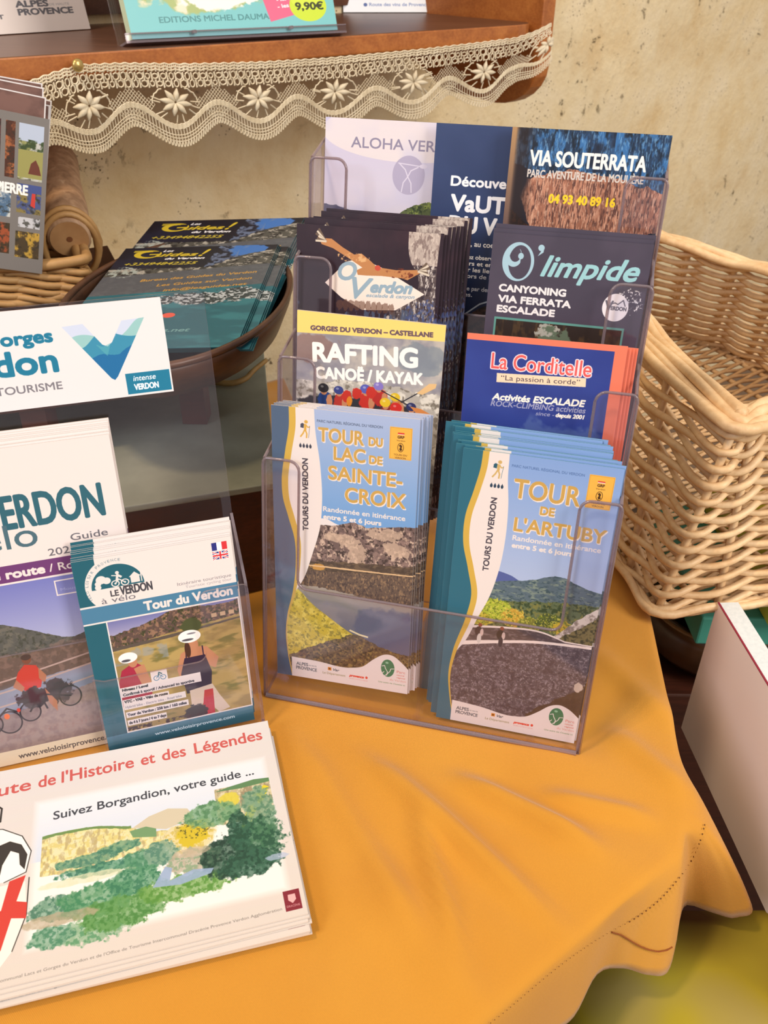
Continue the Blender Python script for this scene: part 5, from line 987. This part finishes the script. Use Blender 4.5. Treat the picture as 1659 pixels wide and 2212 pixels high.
bark = NT('branch'); _c = bark.coord((30, 30, 6)); _n = bark.noise(_c, 3, 6, .6, .6); bark.base(bark.ramp(_n, [(.3, '8a6a50'), (.55, 'ae8a6a'), (.75, 'c4a484')]), .6); bark.bump(_n, .4, .003)
b.tube(LL, [.0185, .0215, .0225, .023, .0225, .022, .020], 20); bh = o = b.build('branch_handle', bark.m, sb, smooth=True); o.matrix_parent_inverse = sb.matrix_world.inverted()
b = MB(); e = hd.cross(Vector((0, 0, 1))).normalized(); g = e.cross(hd); sec = [(h0-hd*.0026)+(e*math.cos(2*math.pi*k/24)*.0190+g*math.sin(2*math.pi*k/24)*.0190) for k in range(24)]
b.add(sec, [tuple(range(24))]); b.add([(h0-hd*.0030)+(e*math.cos(2*math.pi*k/16)*.003+g*math.sin(2*math.pi*k/16)*.003) for k in range(16)], [tuple(range(16))], 1)
o = b.build('cut_end', [plain('cut_wood', 'a87c50', .6, 40, 'bc9264', .2), plain('pith', '7a4a28', .7)], bh); o.matrix_parent_inverse = (sb.matrix_world @ bh.matrix_parent_inverse).inverted()
for q_, rr in ((.004, 1.0), (.012, 1.06)):
    b = MB(); L = [h0+hd*q_+e*math.cos(2*math.pi*k/28)*.0265*rr+g*(math.sin(2*math.pi*k/28)*.037*rr-.013) for k in range(28)]
    b.tube(L, .0032, 6, closed=True, flat=1.3); o = b.build('binding_strip', WK2, bh, smooth=True); o.matrix_parent_inverse = (sb.matrix_world @ bh.matrix_parent_inverse).inverted()
# postcards standing in it
pb = at(91, 592, .206); ptop = None; yw = math.radians(22); PF = yawframe((pb.x, pb.y, pb.z), yw, math.radians(8))
pn = PF.to_3x3() @ Vector((0, 1, 0)); tp = hit(107, 258, pb, pn); loc = PF.inverted() @ tp; PW, PH = .12, math.hypot(loc.x, loc.z); ptilt = math.atan2(loc.x, loc.z)
for i in range(6):
    leaflet('village_booklet', 'pierre' if i == 0 else 'cards', PF, -.12*math.cos(ptilt)+(.0 if i == 0 else .001*i), .0015*i if i == 0 else .004+.0045*i, (0 if i == 0 else .012+.006*(i % 3))+.12*math.sin(ptilt), PW, PH, 'grey village booklet with a grid of small photos, front one in the left basket' if i == 0 else 'grey village booklet in the left basket, '+ORD[i]+' from the front', 'village booklets in the left basket', -ptilt+(random.uniform(-.04, .04) if i else 0.0), .0012, 'dcd8d8', cat='booklet')
# ------------------------------------------------------------------ the wall shelf, its lace and what stands on it
shelf = tag(empty('pine_shelf', tuple(wp(.6, 1.05, .363))), 'orange-brown pine wall shelf above the leaflets', 'shelf')
def par(o, p): o.parent = p; o.matrix_parent_inverse = p.matrix_world.inverted(); return o
SFR = .80*KS; ZB, ZT = kz_(.3755), kz_(.3945)
def wbox(name, s0, s1, d0, d1, z0, z1, m, parent, bevel=0):
    b = MB(); b.add([wp(s, d, z) for z in (z0, z1) for s, d in ((s0, d0), (s1, d0), (s1, d1), (s0, d1))], [(3, 2, 1, 0), (4, 5, 6, 7), (0, 1, 5, 4), (1, 2, 6, 5), (2, 3, 7, 6), (3, 0, 4, 7)])
    return par(b.build(name, m, bevel=bevel), parent)
b = MB(); ol = [(-.1, SFR), (1.046, SFR)]+[(1.046+.073*math.sin(math.radians(a)), SFR+.03-.03*math.cos(math.radians(a))) for a in (20, 40, 60, 80)]+[(1.122, WALL-.005), (-.1, WALL-.005)]
n = len(ol); b.add([wp(s, d, ZT) for s, d in ol]+[wp(s, d, ZB) for s, d in ol], [tuple(range(n)), tuple(reversed(range(n, 2*n)))], 0); b.m[-2] = 1
b.f += [(i, i+n, (i+1) % n+n, (i+1) % n) for i in range(n)]; b.m += [0]*n; o = par(b.build('board', [WO, WR], bevel=.002), shelf); o.name = 'shelf_board'
b = MB(); prof = [(SFR+.004, .70), (SFR+.004, .328)]+[(SFR+.084-.080*math.cos(math.radians(a)), .328-.058*math.sin(math.radians(a))) for a in range(15, 91, 15)]+[(SFR+.20, .278), (SFR+.26, .31), (WALL-.005, .325), (WALL-.005, .70)]
n = len(prof); b.add([wp(1.125, d, z) for d, z in prof]+[wp(1.152, d, z) for d, z in prof], [tuple(range(n)), tuple(reversed(range(n, 2*n)))]+[(i, i+n, (i+1) % n+n, (i+1) % n) for i in range(n)])
par(b.build('side_panel', WO, bevel=.0015), shelf); wbox('back_board', -.1, 1.125, WALL-.012, WALL-.005, .395, .70, WR, shelf)
# lace
LC = plain('ecru_lace', 'cfc0a2', .8, 80, 'e0d4ba')
lace = tag(empty('lace_trim', tuple(wp(.6, .79*KS, .355))), 'ecru crochet lace trim with flowers hanging from the shelf edge', 'lace')
S_A = (at(60, 176, .3745)).dot(WA)
def sparam(px, py): p = hit(px, py, wp(0, .793*KS, 0), WN); return p.dot(WA), p.z
KEYS = [sparam(*q) for q in ((-40, 196), (60, 176), (110, 158), (168, 141), (260, 137), (400, 138), (560, 134), (700, 127), (900, 107), (1040, 92), (1111, 82), (1150, 68), (1185, 50))]
ks, kz = zip(*KEYS)
BOT = [sparam(*q) for q in ((-40, 262), (60, 256), (160, 262), (240, 245), (360, 282), (450, 230), (545, 272), (640, 235), (700, 258), (780, 225), (870, 238), (980, 190), (1060, 190), (1110, 178), (1188, 190))]
HT = .066*KS
def lmap(s, t):
    """s along the edge, t down in metres"""
    zt = float(np.interp(s, ks, kz)); q = t/HT; sh = 1.0
    if s > ks[-3]: sh = 1.0-.40*(s-ks[-3])/(ks[-1]-ks[-3])
    d = .7935*KS-.0035-.004*q*(1+math.sin(s*52))-.002*math.sin(s*23+1)
    return WA*s+WN*d+Vector((0, 0, zt-t*sh*(1.04)))
PER = (.1185); s_fl = [sparam(*q)[0] for q in ((180, 185), (368, 195), (548, 196), (718, 172), (884, 158), (1040, 140), (1170, 112))]
def warp(u):                                   # u counts motifs: flower centres at whole numbers
    if u < 0: return s_fl[0]+u*(s_fl[1]-s_fl[0])
    i = min(int(u), len(s_fl)-2); return s_fl[i]+(u-i)*(s_fl[i+1]-s_fl[i])
UMAX = 6+(ks[-1]-s_fl[-1])/(s_fl[-1]-s_fl[-2]); UMIN = -.95
def th(b, pts, r=.00048):
    L = [lmap(warp(u), v*HT) for u, v in pts]; b.tube(L, r, 4)
bb = MB(); g = MB(); sc = MB()
def seg(b, pts, r=.00048):
    pts = [(min(max(u, UMIN), UMAX), v) for u, v in pts]
    if all(u <= UMIN for u, _ in pts) or all(u >= UMAX for u, _ in pts): return
    th(b, pts, r)
def scallop(u): return .70+.27*(.5+.5*math.cos(2*math.pi*u))**.8
# heading: solid braid and two rows of openings
N_ = 40
for v0 in (.0, .035, .07): seg(bb, [(UMIN+(UMAX-UMIN)*i/300, v0+.008*math.sin(i*1.3)) for i in range(301)], .0009)
k0 = int(UMIN*22); k1 = int(UMAX*22)
for k in range(k0, k1+1):
    u = k/22; w = 1/22
    seg(bb, [(u, .0), (u+w*.3, .09)], .0007); seg(bb, [(u+w*.6, .0), (u+w*.3, .09)], .0007)
    if k % 2 == 0:
        for vv, off in ((.145, 0), (.235, w)):
            rx, ry = w*(.70+.14*math.sin(k*1.9)), .038+.008*math.sin(k*2.7); cu_ = u+off+.004*math.sin(k*4.1)
            seg(bb, [(cu_+rx*math.cos(a*math.pi/4), vv+ry*math.sin(a*math.pi/4)*1.0) for a in range(9)], .0008)
            seg(bb, [(cu_+w, vv-.05), (cu_+w*1.05, vv+.05)], .0009); seg(bb, [(cu_+w*.8, vv-.045), (cu_+w*1.2, vv+.045)], .0006)
for k in range(int(UMIN)-1, int(UMAX)+2):
    # fine ground between flowers: a diamond of small net
    cx_ = k+.5; nx_ = 13; ny_ = 15
    for i in range(nx_+1):
        for j in range(ny_):
            u = cx_-.27+.54*i/nx_+(.02 if j % 2 else 0); v = .27+.40*j/ny_; dd = abs(u-cx_)/.29+abs(v-.46)/.225
            if dd < 1.0 and UMIN < u < UMAX:
                du = .54/nx_; dv = .44/ny_
                seg(g, [(u, v), (u+du*.5, v+dv), (u, v+2*dv)], .0004); seg(g, [(u, v), (u-du*.5, v+dv), (u, v+2*dv)], .0004)
    # loose net around the flower
    if UMIN < k < UMAX+.2:
        for a in range(13):
            an = 2*math.pi*a/13+.5*math.sin(a*3.1+k); 
            for r0, r1 in ((.70, 1.15),):
                an2 = an+(.14 if r0 > .6 else 0); q0 = (k+.245*r0*math.cos(an2), .47+.215*r0*math.sin(an2)); q1 = (k+.245*r1*math.cos(an2+.1), .47+.215*r1*math.sin(an2+.1))
                if q1[1] < .29: continue
                seg(bb, [q0, q1], .0007)
        for a in range(9):
            an = -.2+math.pi*(a+.5)/9+math.pi; q0 = (k+.26*math.cos(an), .47+.20*math.sin(an)); q1 = (k+.26*math.cos(an+.35), .47+.20*math.sin(an+.35))
            if min(q0[1], q1[1]) > .275: seg(bb, [q0, ((q0[0]+q1[0])/2, (q0[1]+q1[1])/2-.02), q1], .0008)
# dense leaf band and the scalloped edge
nU = int((UMAX-UMIN)*60)
for i in range(nU):
    u = UMIN+(UMAX-UMIN)*i/nU; u2 = UMIN+(UMAX-UMIN)*(i+1)/nU; f0 = lambda x: .655+.14*math.cos(2*math.pi*x)
    for q in (0, .018, .036, .054): seg(sc, [(u, f0(u)-q+.006*math.sin(i*2.1)), (u2, f0(u2)-q+.006*math.sin(i*2.1+2.1))], .0008)
    for q in (.045, .085, .125): seg(sc, [(u, scallop(u)-.14+q), (u2, scallop(u2)-.14+q)], .00055)
    if i % 2 == 0:
        seg(sc, [(u, f0(u)), (u+.004, scallop(u)-.02)], .0005)
        seg(sc, [(u, scallop(u)-.02), (u+.8/60, scallop(u)+.055), (u+1.3/60, scallop(u)+.055), (u+2.2/60, scallop(u+2/60)-.02)], .0007)
par(bb.build('lace_net', LC, fix=False), lace); par(g.build('lace_ground', LC, fix=False), lace); par(sc.build('lace_edge', LC, fix=False), lace)
for k in range(0, 7):
    b = MB()
    for a in range(8):
        if k == 6 and a in (0, 1, 7): pass
        an = math.pi*2*a/8+.2; Lp = []
        for q in range(6):
            rr = .08+.92*q/5; Lp.append(lmap(min(warp(k+.185*rr*math.cos(an)), ks[-1]), (.46+.175*rr*math.sin(an))*HT)+WN*-.0012)
        b.tube(Lp, [.0009, .0022, .0032, .0030, .0018, .0006], 6)
    par(b.build('lace_flower', LC, smooth=True, fix=False), lace)
# brass tack
tk = hit(168, 141, wp(0, .7895*KS-.003, 0), WN); b = MB(); b.lathe([(0, .0035), (.003, .0032), (.0052, .0018), (.006, .0), (.005, -.001), (0, -.0012)], 20)
o = b.build('brass_tack', plain('brass', 'b89a58', .3, 60, 'd2b878'), smooth=True); o.active_material.node_tree.nodes['Principled BSDF'].inputs['Metallic'].default_value = .7; o.matrix_world = frame(tk, WA, Vector((0, 0, 1)), -WN); tag(o, 'round brass tack holding up the lace near the left', 'tack')
# things on the shelf
def on_shelf(pxl, pxr, z=ZT+.0008):
    a, c = at(*pxl, z), at(*pxr, z); return a, c, math.atan2((c-a).y, (c-a).x), (c-a).length
def standing(name, key, L, Rr, h, label, cat, n=1, group=None, lean=12, t=.0006, w=None, dy=.0016, rl=None):
    a, c, y, ww = on_shelf(L, Rr); F = yawframe(a, y, math.radians(lean)); w = w or ww
    for i in range(n): leaflet(name, key, F, (ww-w)+.0006*i, dy*i, .0004, w, h, label if i == 0 else rl, group, 0, t, cat=cat)
    return F, ww
standing('region_leaflet', 'card_a', (-200, 88), (196, 63), .15, 'white leaflet with grey lettering at the top left of the shelf', 'leaflet', 1)
standing('park_leaflet', 'card_p', (120, 45), (218, 36), .15, 'white leaflet with a small emblem behind the left shelf leaflet', 'leaflet', 1)
standing('wine_leaflet', 'wine', (742, 27), (977, 27), .13, 'pale blue leaflet with faint lettering on the shelf, right of the map', 'leaflet', 1)
a, c, y, ww = on_shelf((270, 100), (742, 76)); a = a+WN*.004; F = yawframe(a, y, math.radians(16)); MF = F
mh = tag(empty('map_holder', mat=F), 'small clear acrylic easel holding a turquoise map on the shelf', 'display stand')
b = MB(); b.box(0, -.012, 0, ww, -.010, .008); o = b.build('front_lip', [AC], mh); b = MB(); b.box(0, -.0125, .008, ww, -.0095, .0092); b.build('lip_edge', [AE], o); b = MB(); b.box(0, -.012, .0, ww, .012, .0022); b.build('base', [AE], mh); b = MB(); b.box(0, .012, 0, ww, .014, .20); b.build('back_panel', [AC], mh)
for q in (.28, .72):
    b = MB(); b.tube([(ww*q, -.013, .006), (ww*q, -.013, .009)], .003, 8); b.build('moulding_nub', [AE], mh)
for i in range(4): leaflet('folded_map', 'map', F, .008+.0006*i, -.0085+.0042*i, .004+.0004*i, ww-.018, .21, 'turquoise folded map with a pink flash and a green price sticker' if i == 0 else 'turquoise folded map on the shelf, '+ORD[i]+' from the front', 'turquoise maps on the shelf', 0, .0035, 'c8d8b8', cat='map')
a, c, y, ww = on_shelf((985, 12), (1105, 38)); F = yawframe(a, y, math.radians(6))
for i in range(6): leaflet('small_brochure', 'card_p', F, 0, .0028*i, .0005, ww, .13, 'small white brochure at the right end of the shelf, front of its row' if i == 0 else 'small brochure in the row at the right end of the shelf, '+ORD[i]+' from the front', 'brochures at the right end of the shelf', 0, .0016, ('b8c4d8', '7a5a52')[i % 2])
# ------------------------------------------------------------------ beside the table: board, seat, boxes
bd = tag(empty('foam_board', (.29, .4, -.1)), 'white foam board with a red line along its edge, leaning beside the table', 'board')
tA = at(1553, 1302, .02); tB = at(1668, 1492, .02); dB = (tB-tA).normalized(); nB = Vector((-dB.y, dB.x, 0)); 
if nB.x < 0: nB = -nB
tk_ = (at(1592, 1294, .02)-tA); th_ = abs(tk_.dot(nB)); 
Bm = frame(tA, dB, nB, Vector((0, 0, 1))); fb = plain('foam_face', 'f0e2de', .6, 3, 'ead8d2'); fe = plain('foam_edge', 'd3dcdf', .8, 300, 'e2e8ea', .2)
b = MB(); b.box(0, 0, -.150, .30, th_*.96, 0, 0); b.m = [0]*6; o = b.build('core', [fe], bd, mat=Bm); o.matrix_parent_inverse = bd.matrix_world.inverted(); o.matrix_world = Bm
b = MB(); b.box(0, -.0012, -.150, .30, -.0001, 0); o = b.build('face_sheet', [fb], bd); o.matrix_parent_inverse = bd.matrix_world.inverted(); o.matrix_world = Bm
b = MB(); b.box(0, -.0013, .0001, .30, .0002, .0008); o = b.build('red_line', [plain('dark_red_line', '8c2038', .6)], bd); o.matrix_parent_inverse = bd.matrix_world.inverted(); o.matrix_world = Bm
ol = NT('olive_cloth'); _v = ol.coord(); _n = ol.noise(_v, 9, 2, .4); ol.base(ol.ramp(_n, [(.34, '5a4024'), (.46, '8a7a2c'), (.6, 'a8972e'), (.72, '9a8a52')]), .9, .1); ol = ol.m
seat = tag(empty('upholstered_seat', (.45, .3, -.75)), 'seat covered with olive-yellow cloth, low beside the table corner', 'seat')
b = MB(); NXc = 24
P = []
for i in range(NXc+1):
    row = []
    for j in range(NXc+1):
        u, v = i/NXc, j/NXc; ex = min(u, 1-u, v, 1-v)*NXc/2.5; zz = -.132-.05*(max(0, 1-ex))**2+.004*math.sin(u*9)*math.sin(v*11); row.append((.13+u*.55, -.05+v*.425, zz))
    P.append(row)
b.grid(P); o = b.build('cushion', ol, seat, smooth=True); o.matrix_parent_inverse = seat.matrix_world.inverted(); m = o.modifiers.new('thick', 'SOLIDIFY'); m.thickness = .03; m.offset = -1
b = MB(); b.box(.15, -.03, -.27, .66, .355, -.216); o = b.build('seat_frame', WD, seat); o.matrix_parent_inverse = seat.matrix_world.inverted()
for x, y in ((.18, .0), (.63, .0), (.18, .325), (.63, .325)):
    b = MB(); b.box(x-.02, y-.02, -.75, x+.02, y+.02, -.271); o = b.build('leg', WD, seat); o.matrix_parent_inverse = seat.matrix_world.inverted()
jar = tag(empty('brown_pot', (.335, .67, -.127)), 'dark brown round pot under the wicker basket', 'pot'); b = MB(); b.lathe([(0, 0), (.05, 0), (.068, .02), (.070, .045), (.066, .058), (.060, .060), (.056, .055), (.056, .012), (0, .010)], 40); b.build('body', plain('brown_glaze', '3a2210', .3, 30, '54341c'), jar, smooth=True)
b = MB(); b.tube([(.0665*math.cos(2*math.pi*k/40), .0665*math.sin(2*math.pi*k/40), .059) for k in range(40)], .0022, 6, closed=True); b.build('rim', plain('pot_rim', '7a5a34', .4), jar, smooth=True)
def cbox(name, x0, y0, z0, x1, y1, z1, m, label, cat):
    b = MB(); b.box(x0, y0, z0, x1, y1, z1); return tag(b.build(name, m, bevel=.002), label, cat)
cbox('dark_crate', .255, .60, -.75, .62, .95, -.128, WD, 'dark wooden crate in shadow under the brown pot', 'crate')
cbox('teal_folder', .29, .600, -.062, .47, .80, -.030, plain('teal_card', '3f8f80', .5, 10, '4aa090'), 'teal folder lying under the wicker basket', 'folder')
cbox('lime_folder', .345, .585, -.0295, .60, .79, -.003, plain('lime_card', 'a8a82c', .5, 8, 'c2c040'), 'lime green folder between the teal one and the basket', 'folder')
